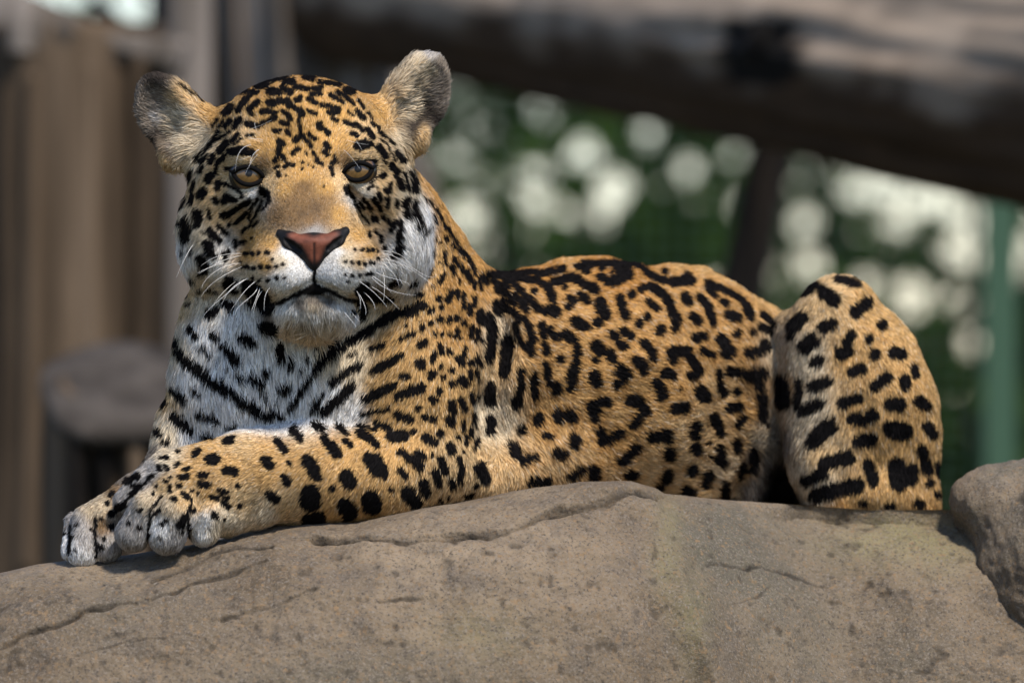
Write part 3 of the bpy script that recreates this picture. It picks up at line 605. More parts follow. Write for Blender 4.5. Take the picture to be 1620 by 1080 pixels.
for rg, txt in ANCHOR.items():
    P, V = [], []
    for a in txt.replace('\n', '').split('|'):
        q = a.split()
        dx, dy = float(q[2]), float(q[3])
        n = math.hypot(dx, dy)
        P.append((float(q[0]), float(q[1])))
        V.append((dx / n, dy / n, float(q[4]), *PAL[q[5]]))
    AN[rg] = (np.array(P, np.float32), np.array(V, np.float32))

def region_field(P):
    """distance of points to each region's skeleton (metres); P n x 3"""
    def cap(a, b, ra, rb):
        a3, b3 = W(*a), W(*b)
        ab = b3 - a3
        t = np.clip(((P - a3) @ ab) / (ab @ ab), 0, 1)
        return np.linalg.norm(P - a3 - t[:, None] * ab, axis=1) - (ra + t * (rb - ra)) * S
    out = {}
    mn = lambda *l: np.minimum.reduce(l)
    out['head'] = mn(cap((478, 240, 20), (490, 400, -60), 150, 110), cap((355, 330, 0), (610, 335, 0), 85, 85), cap((490, 400, -120), (492, 480, -130), 90, 55), cap((345, 390, -5), (615, 390, -5), 62, 62))
    out['earl'] = mn(cap((315, 205, 50), (245, 150, 40), 34, 40), cap((300, 205, 40), (262, 240, 20), 30, 26))
    out['earr'] = mn(cap((617, 185, 50), (675, 125, 40), 34, 40), cap((625, 190, 40), (660, 225, 20), 30, 26))
    out['neck'] = mn(cap((440, 560, 75), (440, 640, 75), 150, 150), cap((520, 330, 140), (620, 520, 160), 120, 125), cap((365, 520, 70), (350, 680, 70), 90, 100), cap((690, 430, 200), (690, 560, 180), 75, 80))
    out['foreleg'] = mn(cap((665, 640, 70), (660, 740, 50), 85, 85), cap((690, 745, 55), (480, 745, -20), 70, 72), cap((480, 745, -20), (270, 800, -105), 72, 75), cap((270, 800, -105), (230, 830, -130), 70, 50))
    out['farleg'] = mn(cap((240, 752, 10), (150, 826, -58), 40, 40), cap((140, 822, -70), (132, 872, -90), 40, 30))
    out['torso'] = mn(cap((760, 600, 280), (1150, 650, 570), 165, 165), cap((1190, 745, 450), (1195, 720, 450), 50, 50))
    out['hind'] = mn(cap((1325, 500, 410), (1400, 640, 400), 60, 110), cap((1290, 560, 400), (1300, 790, 380), 70, 80), cap((1400, 640, 400), (1410, 790, 390), 90, 90), cap((1360, 650, 560), (1340, 700, 720), 130, 140))
    return np.stack([out[r] for r in REGIONS], -1)

def coat(P):
    """flow (image-plane dx, dy), length (m), base colour and region of surface points"""
    n = len(P)
    px, py = PX(P)
    R = region_field(P)
    wts = np.exp(-(R - R.min(1, keepdims=True)) / (9 * S))
    wts[wts < 0.04] = 0
    wts /= wts.sum(1, keepdims=True)
    out = np.zeros((n, 6), np.float32)
    for k, rg in enumerate(REGIONS):
        ix = np.nonzero(wts[:, k] > 0)[0]
        AP, AV = AN[rg]
        for c in range(0, len(ix), 40000):
            j = ix[c:c + 40000]
            d2 = (px[j, None] - AP[None, :, 0]) ** 2 + (py[j, None] - AP[None, :, 1]) ** 2
            w = 1.0 / (d2 + 60.0) ** 2
            w /= w.sum(1, keepdims=True)
            out[j] += wts[j, k, None] * (w.astype(np.float32) @ AV)
    return out[:, :2], out[:, 2] * 0.001, out[:, 3:], R.argmin(1)

SPOT = spot_map()
BLACK = np.array([.007, .006, .006])

def markings(P):
    """1 inside a dark marking, 0 outside"""
    px, py = PX(P)
    px = px + 1.8 * noise3(P, 1 / (9 * S), 3) + 0.9 * noise3(P, 1 / (3.5 * S), 5)
    py = py + 1.8 * noise3(P, 1 / (9 * S), 4) + 0.9 * noise3(P, 1 / (3.5 * S), 6)
    x = np.clip(px, 0, SPOT.shape[1] - 2)
    y = np.clip(py, 0, SPOT.shape[0] - 2)
    i, j = x.astype(int), y.astype(int)
    fx, fy = x - i, y - j
    v = (SPOT[j, i] * (1 - fx) + SPOT[j, i + 1] * fx) * (1 - fy) + (SPOT[j + 1, i] * (1 - fx) + SPOT[j + 1, i + 1] * fx) * fy
    grow = np.where((px > 760), np.where(px > 1235, 2.5, 2.7), np.where(py > 640, 1.6, np.where((px < 690) & (py < 480), np.where(py < 250, -0.3, np.where((px > 380) & (px < 612) & (py > 380) & (py < 462), 1.3, 0.6)), 1.2)))
    return v - grow

def base_colour(P, col):
    """warm tint inside rosettes and a little mottling"""
    m = fbm(P, 1 / (40 * S), 3, 11)
    col = col * (1 + 0.10 * m[:, None])
    px, py = PX(P)
    sd = SPOT[np.clip(py, 0, SPOT.shape[0] - 1).astype(int), np.clip(px, 0, SPOT.shape[1] - 1).astype(int)]
    near = np.clip(1 - np.maximum(sd, 0) / 17, 0, 1) * np.clip((px - 770) / 60, 0, 1) * np.clip((1230 - px) / 40, 0, 1)
    return col * (1 - near[:, None] * np.array([.15, .27, .42]) + (1 - near[:, None]) * 0.04)

# vertex normals
def vert_normals(V, Fq):
    n = np.cross(V[Fq[:, 2]] - V[Fq[:, 0]], V[Fq[:, 3]] - V[Fq[:, 1]])
    N = np.zeros_like(V)
    for k in range(4):
        np.add.at(N, Fq[:, k], n)
    return N / (np.linalg.norm(N, axis=1)[:, None] + 1e-12)
JN = vert_normals(JV, JF)
jpx, jpy = PX(JV)
loose = np.clip((jpx - 640) / 120, 0, 1)             # loose skin and muscle over the shoulder, ribs and thigh
JV = JV + JN * ((fbm(JV, 1 / (70 * S), 2, 15) * 5.0 + fbm(JV * np.array([1, 1, 0.5]), 1 / (26 * S), 2, 16) * 2.2) * S * loose)[:, None]
JN = vert_normals(JV, JF)

body_mat, bnt, bout = nodemat('jaguar_skin')
bb = pbsdf(bnt, bout, None, 0.9, 0.1)
ba = bnt.nodes.new('ShaderNodeAttribute'); ba.attribute_name = 'coat_color'
bnt.links.new(ba.outputs['Color'], bb.inputs['Base Color'])

jaguar = bpy.data.objects.new('jaguar', None)
COL.objects.link(jaguar)
jaguar.location = (0, 0.1, CAM_Z - 300 * S)
tag(jaguar, 'golden spotted jaguar lying on the rock with its forepaws stretched out, facing the camera', 'jaguar')
bpy.context.view_layer.update()
def own(o, parent=None):
    p = parent or jaguar
    o.parent = p
    o.matrix_parent_inverse = p.matrix_world.inverted() if p is jaguar else jaguar.matrix_world.inverted() @ jaguar.matrix_world
    return o

body = own(mesh_from('body', JV, JF, body_mat))
fl, ln, cl, rg = coat(JV)
cl = base_colour(JV, cl)
mk = np.clip(0.5 - markings(JV) / 3.0, 0, 1)[:, None]
bpx, bpy_ = PX(JV)
for e in EYES:
    t = math.radians(e['tilt']); ex, ey = bpx - e['c'][0], bpy_ - e['c'][1]
    u_, v_ = ex * math.cos(t) + ey * math.sin(t), -ex * math.sin(t) + ey * math.cos(t)
    mk = np.where(((np.hypot(u_ / 29, v_ / 20) < 1) & (JV[:, 1] < 0))[:, None], 1.0, mk)
set_color(body, 'coat_color', (cl * (1 - mk) + BLACK * mk) * 0.8)

# ------------------------------------------------------------------ fur
def fur_material():
    m, nt, out = nodemat('jaguar_fur')
    N = nt.nodes; L = nt.links
    a = N.new('ShaderNodeAttribute'); a.attribute_name = 'fur_color'
    sn = N.new('ShaderNodeAttribute'); sn.attribute_name = 'skin_normal'
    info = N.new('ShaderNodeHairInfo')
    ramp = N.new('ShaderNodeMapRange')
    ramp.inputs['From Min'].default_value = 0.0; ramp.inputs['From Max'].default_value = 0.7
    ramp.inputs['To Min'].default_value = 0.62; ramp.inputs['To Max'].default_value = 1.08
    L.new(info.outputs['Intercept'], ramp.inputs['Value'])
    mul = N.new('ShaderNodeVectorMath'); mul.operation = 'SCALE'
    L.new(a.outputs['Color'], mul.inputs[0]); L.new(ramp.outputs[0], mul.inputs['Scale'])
    dif = N.new('ShaderNodeBsdfDiffuse')
    L.new(mul.outputs[0], dif.inputs['Color'])
    L.new(sn.outputs['Vector'], dif.inputs['Normal'])
    tr = N.new('ShaderNodeBsdfTranslucent')
    L.new(mul.outputs[0], tr.inputs['Color'])
    mx = N.new('ShaderNodeMixShader'); mx.inputs[0].default_value = 0.10
    L.new(dif.outputs[0], mx.inputs[1]); L.new(tr.outputs[0], mx.inputs[2])
    hr = N.new('ShaderNodeBsdfHair')
    hr.component = 'Reflection'
    shn = N.new('ShaderNodeVectorMath'); shn.operation = 'MULTIPLY_ADD'
    shn.inputs[1].default_value = (1.7, 1.75, 1.9); shn.inputs[2].default_value = (.03, .03, .03)
    L.new(a.outputs['Color'], shn.inputs[0]); L.new(shn.outputs[0], hr.inputs['Color'])
    hr.inputs['RoughnessU'].default_value = 0.35
    hr.inputs['RoughnessV'].default_value = 0.6
    m2 = N.new('ShaderNodeMixShader'); m2.inputs[0].default_value = 0.07
    L.new(mx.outputs[0], m2.inputs[1]); L.new(hr.outputs[0], m2.inputs[2])
    L.new(m2.outputs[0], out.inputs['Surface'])
    return m
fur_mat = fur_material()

def make_curves(name, PTS, rad, colr, nrm, mat):
    """PTS n x k x 3"""
    n, k, _ = PTS.shape
    hc = bpy.data.hair_curves.new(name)
    hc.add_curves([k] * n)
    hc.attributes['position'].data.foreach_set('vector', PTS.astype(np.float32).ravel())
    ra = hc.attributes.get('radius') or hc.attributes.new('radius', 'FLOAT', 'POINT')
    ra.data.foreach_set('value', rad.astype(np.float32).ravel())
    ca = hc.attributes.new('fur_color', 'FLOAT_COLOR', 'CURVE')
    c4 = np.ones((n, 4), np.float32); c4[:, :3] = colr
    ca.data.foreach_set('color', c4.ravel())
    na = hc.attributes.new('skin_normal', 'FLOAT_VECTOR', 'CURVE')
    na.data.foreach_set('vector', nrm.astype(np.float32).ravel())
    hc.materials.append(mat)
    ob = bpy.data.objects.new(name, hc)
    COL.objects.link(ob)
    return ob

NFUR = 620000
tri = np.concatenate([JF[:, [0, 1, 2]], JF[:, [0, 2, 3]]])
A = JV[tri]
cr = np.cross(A[:, 1] - A[:, 0], A[:, 2] - A[:, 0])
area = 0.5 * np.linalg.norm(cr, axis=1)
fn = cr / (np.linalg.norm(cr, axis=1)[:, None] + 1e-12)
cen = A.mean(1)
view = np.array([0, CAM_Y, CAM_Z]) - cen
view /= np.linalg.norm(view, axis=1)[:, None]
face = (fn * view).sum(1)
tpx, tpy = PX(cen)
dens = np.where(face > -0.3, 1.0, 0.12)
dens *= np.where((tpx > 250) & (tpx < 700) & (tpy < 500) & (cen[:, 1] < 0.05), 2.1, 1.0)
dens *= np.where(tpx < 360, 1.4, 1.0)
dens *= np.where((tpy < 250) & ((tpx < 320) | (tpx > 615)), 1.5, 1.0)
for e in EYES:          # bare eye openings
    t = math.radians(e['tilt'])
    ex, ey = tpx - e['c'][0], tpy - e['c'][1]
    u, v = ex * math.cos(t) + ey * math.sin(t), -ex * math.sin(t) + ey * math.cos(t)
    dens *= ~(np.hypot(u / 23.5, v / 15) < 1)
nose_poly_dist = lambda x, y: np.maximum.reduce([360 - y + np.abs(x - 495) * 0.15, (x - 495) * 0.75 + (y - 432) * 0.55, (495 - x) * 0.75 + (y - 432) * 0.55])
ml = np.array([(416, 485), (440, 481), (470, 467), (497, 453), (525, 464), (552, 476), (577, 476)], float)
md = np.full(len(tpx), 99.0)
for a_, b_ in zip(ml[:-1], ml[1:]):
    ab_ = b_ - a_
    tt_ = np.clip(((tpx - a_[0]) * ab_[0] + (tpy - a_[1]) * ab_[1]) / (ab_ @ ab_), 0, 1)
    md = np.minimum(md, np.hypot(tpx - a_[0] - tt_ * ab_[0], tpy - a_[1] - tt_ * ab_[1]))
dens *= np.where((md < 4) & (cen[:, 1] < -0.05), 0.1, 1.0)
dens *= ~((nose_poly_dist(tpx, tpy) < -5) & (cen[:, 1] < -0.05))
pr = area * dens
ti = rng.choice(len(tri), NFUR, p=pr / pr.sum())
u = rng.random((NFUR, 2))
u = np.where(u.sum(1, keepdims=True) > 1, 1 - u, u)
bw = np.stack([1 - u.sum(1), u[:, 0], u[:, 1]], -1)
root = (JV[tri[ti]] * bw[:, :, None]).sum(1)
nrm = (JN[tri[ti]] * bw[:, :, None]).sum(1)
nrm /= np.linalg.norm(nrm, axis=1)[:, None]
flow, length, colr, region = coat(root)
f3 = np.stack([flow[:, 0], np.zeros(NFUR), -flow[:, 1]], -1)
# clumping and disorder
cl1 = np.stack([noise3(root, 1 / (16 * S), 21), noise3(root, 1 / (16 * S), 22), noise3(root, 1 / (16 * S), 23)], -1)
cl2 = np.stack([noise3(root, 1 / (5 * S), 31), noise3(root, 1 / (5 * S), 32), noise3(root, 1 / (5 * S), 33)], -1)
long_k = np.clip((length - 0.004) / 0.012, 0, 1)[:, None]
f3 = f3 + cl1 * (0.18 + 0.20 * long_k) + cl2 * (0.12 + 0.2 * long_k) + rng.normal(0, 0.13, (NFUR, 3))
f3 -= (f3 * nrm).sum(1, keepdims=True) * nrm
f3 /= np.linalg.norm(f3, axis=1)[:, None] + 1e-9
length = length * np.where(region == REGIONS.index('head'), 0.62, np.where(np.isin(region, [REGIONS.index('earl'), REGIONS.index('earr')]), 1.0, 0.62)) * np.clip(rng.normal(1, 0.18, NFUR), 0.45, 1.5)
lift = np.clip(rng.normal(0.36, 0.10, NFUR), 0.1, 0.8)
lift = np.where(np.isin(region, [REGIONS.index('earl'), REGIONS.index('earr')]), lift * 1.7, lift)
lift = np.where((region == 0) & (length > 0.009), lift * 1.5, lift)
# markings are sampled near the middle of each hair so that the tips carry them to their place
mid = root + f3 * (length * 0.62)[:, None]
mkv = markings(mid) + rng.normal(0, 0.8, NFUR)
dark = np.clip(0.5 - mkv / 1.6, 0, 1)[:, None]
colr = base_colour(mid, colr)
colr = colr * np.clip(rng.normal(1, 0.22, (NFUR, 1)) + 0.22 * noise3(root, 1 / (3.5 * S), 81)[:, None], 0.35, 1.7)
# warm ticking among pale hairs, pale ticking among golden hairs
tick = rng.random((NFUR, 1))
colr = np.where(tick < 0.10, colr * np.array([.62, .56, .5]), colr)
colr = np.where(tick > 0.93, colr * 0.5 + 0.5 * np.array([.74, .66, .52]) * colr.max(1, keepdims=True) / 0.62, colr)
blk = BLACK * np.clip(rng.normal(1.1, 0.4, (NFUR, 1)), 0.4, 3.0)
colr = colr * (1 - dark) + blk * dark
# strand shape
K = 5
t = np.linspace(0, 1, K)
bend = 1 - 0.55 * t          # fur lifts near the root and lies down towards the tip
PTS = root[:, None] + (f3[:, None] * t[None, :, None] + nrm[:, None] * (lift[:, None] * (t * bend)[None, :])[:, :, None]) * length[:, None, None]
curl = rng.normal(0, 0.05, (NFUR, 1, 3)) * (t ** 2)[None, :, None] * length[:, None, None]
PTS = PTS + curl + np.array([0, 0, -1.0]) * (0.16 * long_k[:, None] * (t ** 2)[None, :, None] * length[:, None, None])
w0 = np.where(region == REGIONS.index('head'), 0.00020, 0.00026) * (0.8 + 0.5 * rng.random(NFUR))
RAD = w0[:, None] * np.array([0.8, 1.0, 0.9, 0.65, 0.12])[None, :]
sn = nrm + 0.30 * f3 + rng.normal(0, 0.20, (NFUR, 3)) + 0.18 * cl2
sn /= np.linalg.norm(sn, axis=1)[:, None]
FUR_PARTS = [('head_fur', ('head',)), ('ear_fur', ('earl',)), ('ear_fur', ('earr',)), ('chest_fur', ('neck',)), ('foreleg_fur', ('foreleg',)),
             ('foreleg_fur', ('farleg',)), ('flank_fur', ('torso',)), ('hind_leg_fur', ('hind',))]
for nm, rgs in FUR_PARTS:
    s = np.isin(region, [REGIONS.index(r) for r in rgs])
    if s.any():
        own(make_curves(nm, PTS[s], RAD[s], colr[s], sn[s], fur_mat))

# ------------------------------------------------------------------ eyes, nose, whiskers
from mathutils.bvhtree import BVHTree
jbvh = BVHTree.FromPolygons(JV.tolist(), JF.tolist())
CAMP = Vector((0, CAM_Y, CAM_Z))
def surf_d(px, py):
    """depth (photo px) of the coat surface at a point of the photo"""
    q = Vector(W(px, py, 0).tolist()) - CAMP
    h = jbvh.ray_cast(CAMP, q.normalized())
    return h[0].y / S if h[0] is not None else None

def cap_mesh(r0, r1, R, rings, segs, gaze):
    """part of a sphere of radius R round the gaze axis between polar angles r0..r1 (radians)"""
    V, Fc = [], []
    g = np.array(gaze, float); g /= np.linalg.norm(g)
    a = np.cross(g, [0, 0, 1.0]); a /= np.linalg.norm(a)
    b = np.cross(a, g)
    for i in range(rings + 1):
        th = r0 + (r1 - r0) * i / rings
        for j in range(segs):
            ph = 2 * math.pi * j / segs
            V.append(R * (g * math.cos(th) + math.sin(th) * (a * math.cos(ph) + b * math.sin(ph))))
    for i in range(rings):
        for j in range(segs):
            k = (j + 1) % segs
            Fc.append((i * segs + j, i * segs + k, (i + 1) * segs + k, (i + 1) * segs + j))
    if r0 < 0.01:
        Fc.append(tuple(range(segs)))
    return np.array(V), Fc

iris_mat, nt, out = nodemat('iris_amber')
b = pbsdf(nt, out, None, 0.25, 0.5)
co = nt.nodes.new('ShaderNodeAttribute'); co.attribute_name = 'iris_color'
nt.links.new(co.outputs['Color'], b.inputs['Base Color'])
b.inputs['Coat Weight'].default_value = 0.35
b.inputs['Coat Roughness'].default_value = 0.03
eye_dark = simple_mat('eye_dark', (.006, .005, .005), 0.3, 0.3)
lid_mat = simple_mat('eyelid_skin', (.006, .0055, .0055), 0.9, 0.05)
for e in EYES:
    ring = []
    for k in range(16):
        a = 2 * math.pi * k / 16
        s_ = surf_d(e['c'][0] + 33 * math.cos(a), e['c'][1] + 26 * math.sin(a))
        if s_ is not None:
            ring.append(s_)
    d0 = float(np.median(ring))
    Rpx = 31.0
    cpx = (e['c'][0], e['c'][1] + 0.5)
    dc = d0 + Rpx - 5
    cw = W(cpx[0], cpx[1], dc)
    gaze = (CAMP - Vector(cw.tolist())).normalized()
    gaze = np.array(gaze) + np.array([0.02, 0, 0.10])
    V, Fc = cap_mesh(0.0, math.radians(100), Rpx * S, 16, 32, gaze)
    eye = own(mesh_from('eye', V + cw, Fc, eye_dark))
    V, Fc = cap_mesh(math.radians(0.1), math.radians(57), (Rpx + 0.5) * S, 14, 64, gaze)
    iris = mesh_from('iris', V + cw, Fc, iris_mat)
    ii = np.arange(len(V)); rr = (ii // 64) / 14.0; ph = (ii % 64) / 64 * 2 * np.pi
    fib = noise3(np.stack([np.cos(ph) * 9, np.sin(ph) * 9, rr * 1.5], -1), 1.0, 3) * 0.5 + noise3(np.stack([np.cos(ph) * 22, np.sin(ph) * 22, rr * 2], -1), 1.0, 4) * 0.5
    ic = np.array([.135, .072, .022]) * (1 + 0.35 * fib[:, None]) * np.clip(1.15 - 0.25 * rr, 0, 2)[:, None]
    ic = np.where((rr < 0.5)[:, None], ic * np.array([.9, .95, 1.0]), ic)
    ic = ic * np.clip((1.0 - rr) * 6, 0.08, 1)[:, None]
    set_color(iris, 'iris_color', ic)
    iris.parent = eye
    V, Fc = cap_mesh(0.0, math.radians(10.5), (Rpx + 0.9) * S, 5, 32, gaze)
    pup = mesh_from('pupil', V + cw, Fc, eye_dark)
    pup.parent = eye
    # dark rims of the lids
    t = math.radians(e['tilt'])
    def arc_pts(h, sgn, n=22, w=e['w']):
        R_ = (w * w + h * h) / (2 * h)
        us = np.linspace(-w, w, n)
        vs = sgn * (np.sqrt(np.maximum(R_ ** 2 - us ** 2, 0)) - (R_ - h))
        return us, vs
    for sgn, h, r in ((-1, e['hu'] - 0.3, 3.4), (1, e['hl'] + 1.0, 3.8)):
        us, vs = arc_pts(h, sgn)
        if sgn < 0:          # the upper line runs on past the outer corner
            out_s = -1 if e['c'][0] < 480 else 1
            ext = np.linspace(1, 9, 5)
            if out_s < 0:
                us = np.concatenate([(-e['w'] - ext)[::-1], us]); vs = np.concatenate([(-ext * 0.25)[::-1], vs])
            else:
                us = np.concatenate([us, e['w'] + ext]); vs = np.concatenate([vs, -ext * 0.25])
        x = us * math.cos(t) - vs * math.sin(t); y = us * math.sin(t) + vs * math.cos(t)
        dd = dc - np.sqrt(np.maximum((Rpx + (3.5 if sgn < 0 else 1.5)) ** 2 - x ** 2 - y ** 2, 20.0))
        sd = np.array([surf_d(e['c'][0] + a * 1.12, e['c'][1] + b_ * 1.2) or d0 for a, b_ in zip(x, y)])
        dd = np.minimum(dd, np.where(np.hypot(us, vs) > e['w'], sd - 1, dd))
        pts = W(e['c'][0] + x, e['c'][1] + y, dd)
        taper = np.clip((e['w'] + 10 - np.abs(us)) / 9, 0.25, 1) * r * S
        V, Fc = tube(pts, taper, 8)
        lid = mesh_from('eyelid', V, Fc, lid_mat)
        lid.parent = eye

# nose leather
nx_ = np.arange(425, 560, 1.5); ny_ = np.arange(345, 450, 1.5)
NF = Field((np.arange(420, 572, 1.4) - 810) * S * 0.985, np.arange(-250, -120, 1.4) * S, CAM_Z + (540 - np.arange(455, 340, -1.4)) * S * 0.985)
dn = (surf_d(495, 392) or -215) - 4
E(495, 384, dn + 12, 49, 15, 26, 8, fld=NF)
E(497, 393, dn + 10, 27, 24, 22, 10, fld=NF)
E(497, 410, dn + 10, 14, 20, 18, 10, fld=NF)
C([(444, 368, dn + 24, 7), (459, 377, dn + 8, 10), (474, 384, dn + 2, 10)], 6, fld=NF)
C([(546, 365, dn + 24, 7), (532, 375, dn + 8, 10), (519, 382, dn + 2, 10)], 6, fld=NF)
C([(442, 370, dn + 16, 5), (458, 385, dn + 6, 9), (478, 402, dn + 6, 8)], 6, fld=NF)
C([(548, 366, dn + 16, 5), (534, 381, dn + 6, 8.5), (516, 399, dn + 6, 8)], 6, fld=NF)
C([(450, 379, dn - 2, 3), (461, 388, dn - 6, 6), (474, 396, dn - 6, 5)], 3, carve=True, fld=NF)
C([(541, 376, dn - 2, 3), (531, 385, dn - 6, 5.5), (520, 393, dn - 6, 5)], 3, carve=True, fld=NF)
C([(497, 386, dn - 16, 2.0), (497, 428, dn - 6, 2.4)], 3, carve=True, fld=NF)
NV, NQ = NF.mesh()
npx, npy = PX(NV)
pink = np.array([.150, .048, .027]); dk = np.array([.005, .0045, .0045])
poly = np.array([(453, 372), (470, 367), (497, 375), (524, 366), (538, 368), (527, 379), (515, 388), (509, 402), (504, 414), (497, 419), (490, 412), (485, 400), (476, 386), (463, 378)], float)
def in_poly(x, y, poly):
    r = np.zeros(len(x), bool)
    for (x1, y1), (x2, y2) in zip(poly, np.roll(poly, -1, 0)):
        c = ((y1 > y) != (y2 > y)) & (x < (x2 - x1) * (y - y1) / (y2 - y1 + 1e-9) + x1)
        r ^= c
    return r
soft = np.zeros(len(npx))
for ox in (-2.5, 0, 2.5):
    for oy in (-2.5, 0, 2.5):
        soft += in_poly(npx + ox, npy + oy, poly) / 9.0
soft *= np.clip(np.abs(npx - 497) / 3.0, 0.15, 1) ** np.where(npy > 384, 1, 0)
soft *= np.clip((422 - npy) / 14, 0, 1)
mott = 1 + 0.25 * fbm(NV, 1 / (8 * S), 3, 5)
ncol = dk * (1 - soft[:, None]) + pink * mott[:, None] * soft[:, None]
nose_mat, nt, out = nodemat('nose_leather')
b = pbsdf(nt, out, None, 0.62, 0.22)
na = nt.nodes.new('ShaderNodeAttribute'); na.attribute_name = 'nose_color'
nt.links.new(na.outputs['Color'], b.inputs['Base Color'])
vz = nt.nodes.new('ShaderNodeTexVoronoi'); vz.inputs['Scale'].default_value = 700
tc = nt.nodes.new('ShaderNodeTexCoord'); nt.links.new(tc.outputs['Object'], vz.inputs['Vector'])
bp = nt.nodes.new('ShaderNodeBump'); bp.inputs['Strength'].default_value = 0.35; bp.inputs['Distance'].default_value = 0.0006
nt.links.new(vz.outputs['Distance'], bp.inputs['Height']); nt.links.new(bp.outputs[0], b.inputs['Normal'])
nose = own(mesh_from('nose', NV, NQ, nose_mat))
set_color(nose, 'nose_color', ncol)

# whiskers and brow hairs
WH = [(270, 350, 6.75, -1, ['770 345 520 370 320 480', '765 365 560 420 400 500 300 560', '760 450 560 490 400 600 330 720', '770 480 620 550 450 660 310 830', '840 600 700 690 580 790 450 900 340 1030',
   '830 610 650 720 540 900', '910 640 780 760 640 960', '930 690 860 800 740 900 690 1000', '980 740 920 840 880 1000', '1060 710 1010 800 1000 960', '240 250 160 380 60 600', '590 440 400 500 280 560',
   '700 640 560 760 450 900', '960 700 900 860 860 960']),
 (460, 350, 6.75, 1, ['960 320 1150 350 1300 480', '960 370 1150 400 1400 560 1560 565', '950 400 1150 440 1330 540 1540 700', '950 440 1100 460 1300 540', '930 470 1080 540 1160 700',
   '900 540 1050 600 1200 640 1270 690', '860 580 980 660 1080 770', '860 590 1050 730 1340 790', '730 640 900 770 1040 930', '850 690 1000 790 1160 940', '700 740 740 830 740 950',
   '770 750 870 850 900 950', '720 760 790 900 800 1000', '990 540 1000 700 990 860', '620 940 700 1030 740 1075', '560 960 640 1050 700 1130']),
 (210, 80, 6.0, 0, ['1160 680 1165 730 1200 810', '1240 860 1150 840 1095 780 1160 730 1320 660', '1130 895 1030 940 980 1060', '1200 940 1140 1000 1110 1080', '1240 850 1150 835 1070 850']),
 (270, 220, 6.75, 0, ['870 60 740 140 690 350', '950 110 880 170 840 310', '930 165 860 250 790 390', '860 180 720 230']),
 (460, 220, 6.75, 0, ['560 110 650 200 740 320', '700 20 740 80 760 120', '600 10 700 40 830 60'])]
whisker_mat = simple_mat('whisker', (.82, .80, .76), 0.35, 0.5)
for ox, oy, sc, side, L in WH:
    for tx in L:
        p = np.array([float(q) for q in tx.split()]).reshape(-1, 2) / sc + (ox, oy)
        s0 = np.linspace(0, 1, len(p)); tt = np.linspace(0, 1, 14)
        # smooth interpolation through the points (Lagrange for short chains)
        def lag(v):
            r = np.zeros_like(tt)
            for i in range(len(v)):
                w = np.ones_like(tt)
                for j in range(len(v)):
                    if i != j:
                        w *= (tt - s0[j]) / (s0[i] - s0[j])
                r += v[i] * w
            return r
        x, y = lag(p[:, 0]), lag(p[:, 1])
        d_ = surf_d(x[0], y[0])
        d_ = -100 if d_ is None else d_
        surf = [surf_d(a, b_) for a, b_ in zip(x, y)]
        dd = d_ + 2 - 26 * np.sin(np.pi * 0.5 * tt)
        for i, s_ in enumerate(surf):
            if i > 0 and s_ is not None:
                dd[i] = min(dd[i], s_ - 9)
        V, Fc = tube(W(x, y, dd), np.linspace(0.00022, 0.00007, len(tt)) * (1.0 if side else 0.55), 5)
        own(mesh_from('whisker', V, Fc, whisker_mat))

# ------------------------------------------------------------------ the rock the jaguar lies on
def interp(x, pts):
    p = np.array(pts, float)
    return np.interp(x, p[:, 0], p[:, 1])

CREST = [(-500, 985), (-200, 940), (0, 906), (60, 892), (110, 886), (200, 878), (330, 858), (440, 829), (560, 825), (700, 801), (850, 772), (930, 763), (1000, 764), (1036, 775), (1050, 784), (1150, 791), (1260, 798),
         (1380, 807), (1470, 806), (1560, 806), (1700, 812), (2100, 840)]
CREST_D = [(-500, 40), (0, 10), (300, 0), (450, 10), (600, 20), (750, 45), (950, 120), (1100, 210), (1300, 260), (1500, 280), (2100, 280)]
CRACKS = [  # (depth, half width, points)
 (24, 4.0, [(1036, 788), (1000, 784), (960, 793), (925, 798), (880, 806), (850, 817), (800, 836), (730, 846), (700, 850), (640, 853), (560, 852), (500, 848)]),
 (9, 3.0, [(430, 865), (380, 872), (330, 880), (290, 893), (240, 912)]),
 (12, 3.2, [(0, 1022), (40, 1005), (100, 985), (140, 965), (190, 952), (215, 950)]),
 (7, 2.4, [(240, 945), (300, 920), (350, 905), (420, 885)]),
 (7, 2.4, [(350, 970), (400, 958), (440, 950), (500, 930)]),
 (4, 2.0, [(600, 945), (640, 940), (680, 942)]),
 (4, 2.4, [(1160, 955), (1200, 945), (1220, 930)]),
 (3, 3.0, [(1120, 890), (1180, 900), (1250, 905), (1300, 925)]),
 (3, 2.0, [(100, 1040), (190, 1012), (260, 1005)]),
]
ux = np.concatenate([np.arange(-480, -20, 9), np.arange(-20, 1640, 2.6), np.arange(1640, 2100, 9)])
vb = np.linspace(0, 1, 40)[:-1]                                     # behind the crest
vf = np.concatenate([np.linspace(0, 0.78, 300)[:-1], np.linspace(0.78, 1.0, 24)])
yc, dcr = interp(ux, CREST), interp(ux, CREST_D)
nb = len(vb)
NVV = nb + len(vf)
py_ = np.zeros((len(ux), NVV)); d_ = np.zeros_like(py_)
# back: from far behind up to the crest
back = 1 - vb
py_[:, :nb] = yc[:, None] + (26 * back ** 1.2 + 260 * np.clip(back - 0.7, 0, 1) ** 1.5 * 3)[None, :]
d_[:, :nb] = dcr[:, None] + (back * 1700)[None, :]
# front: rounded shoulder, then a steeper face
th = vf * math.pi / 2
B_, A_ = 560.0, 430.0
py_[:, nb:] = yc[:, None] + B_ * ((1 - np.cos(th)) ** 1.25)[None, :]
d_[:, nb:] = dcr[:, None] - A_ * np.sin(th)[None, :]
PXG = np.broadcast_to(ux[:, None], py_.shape)
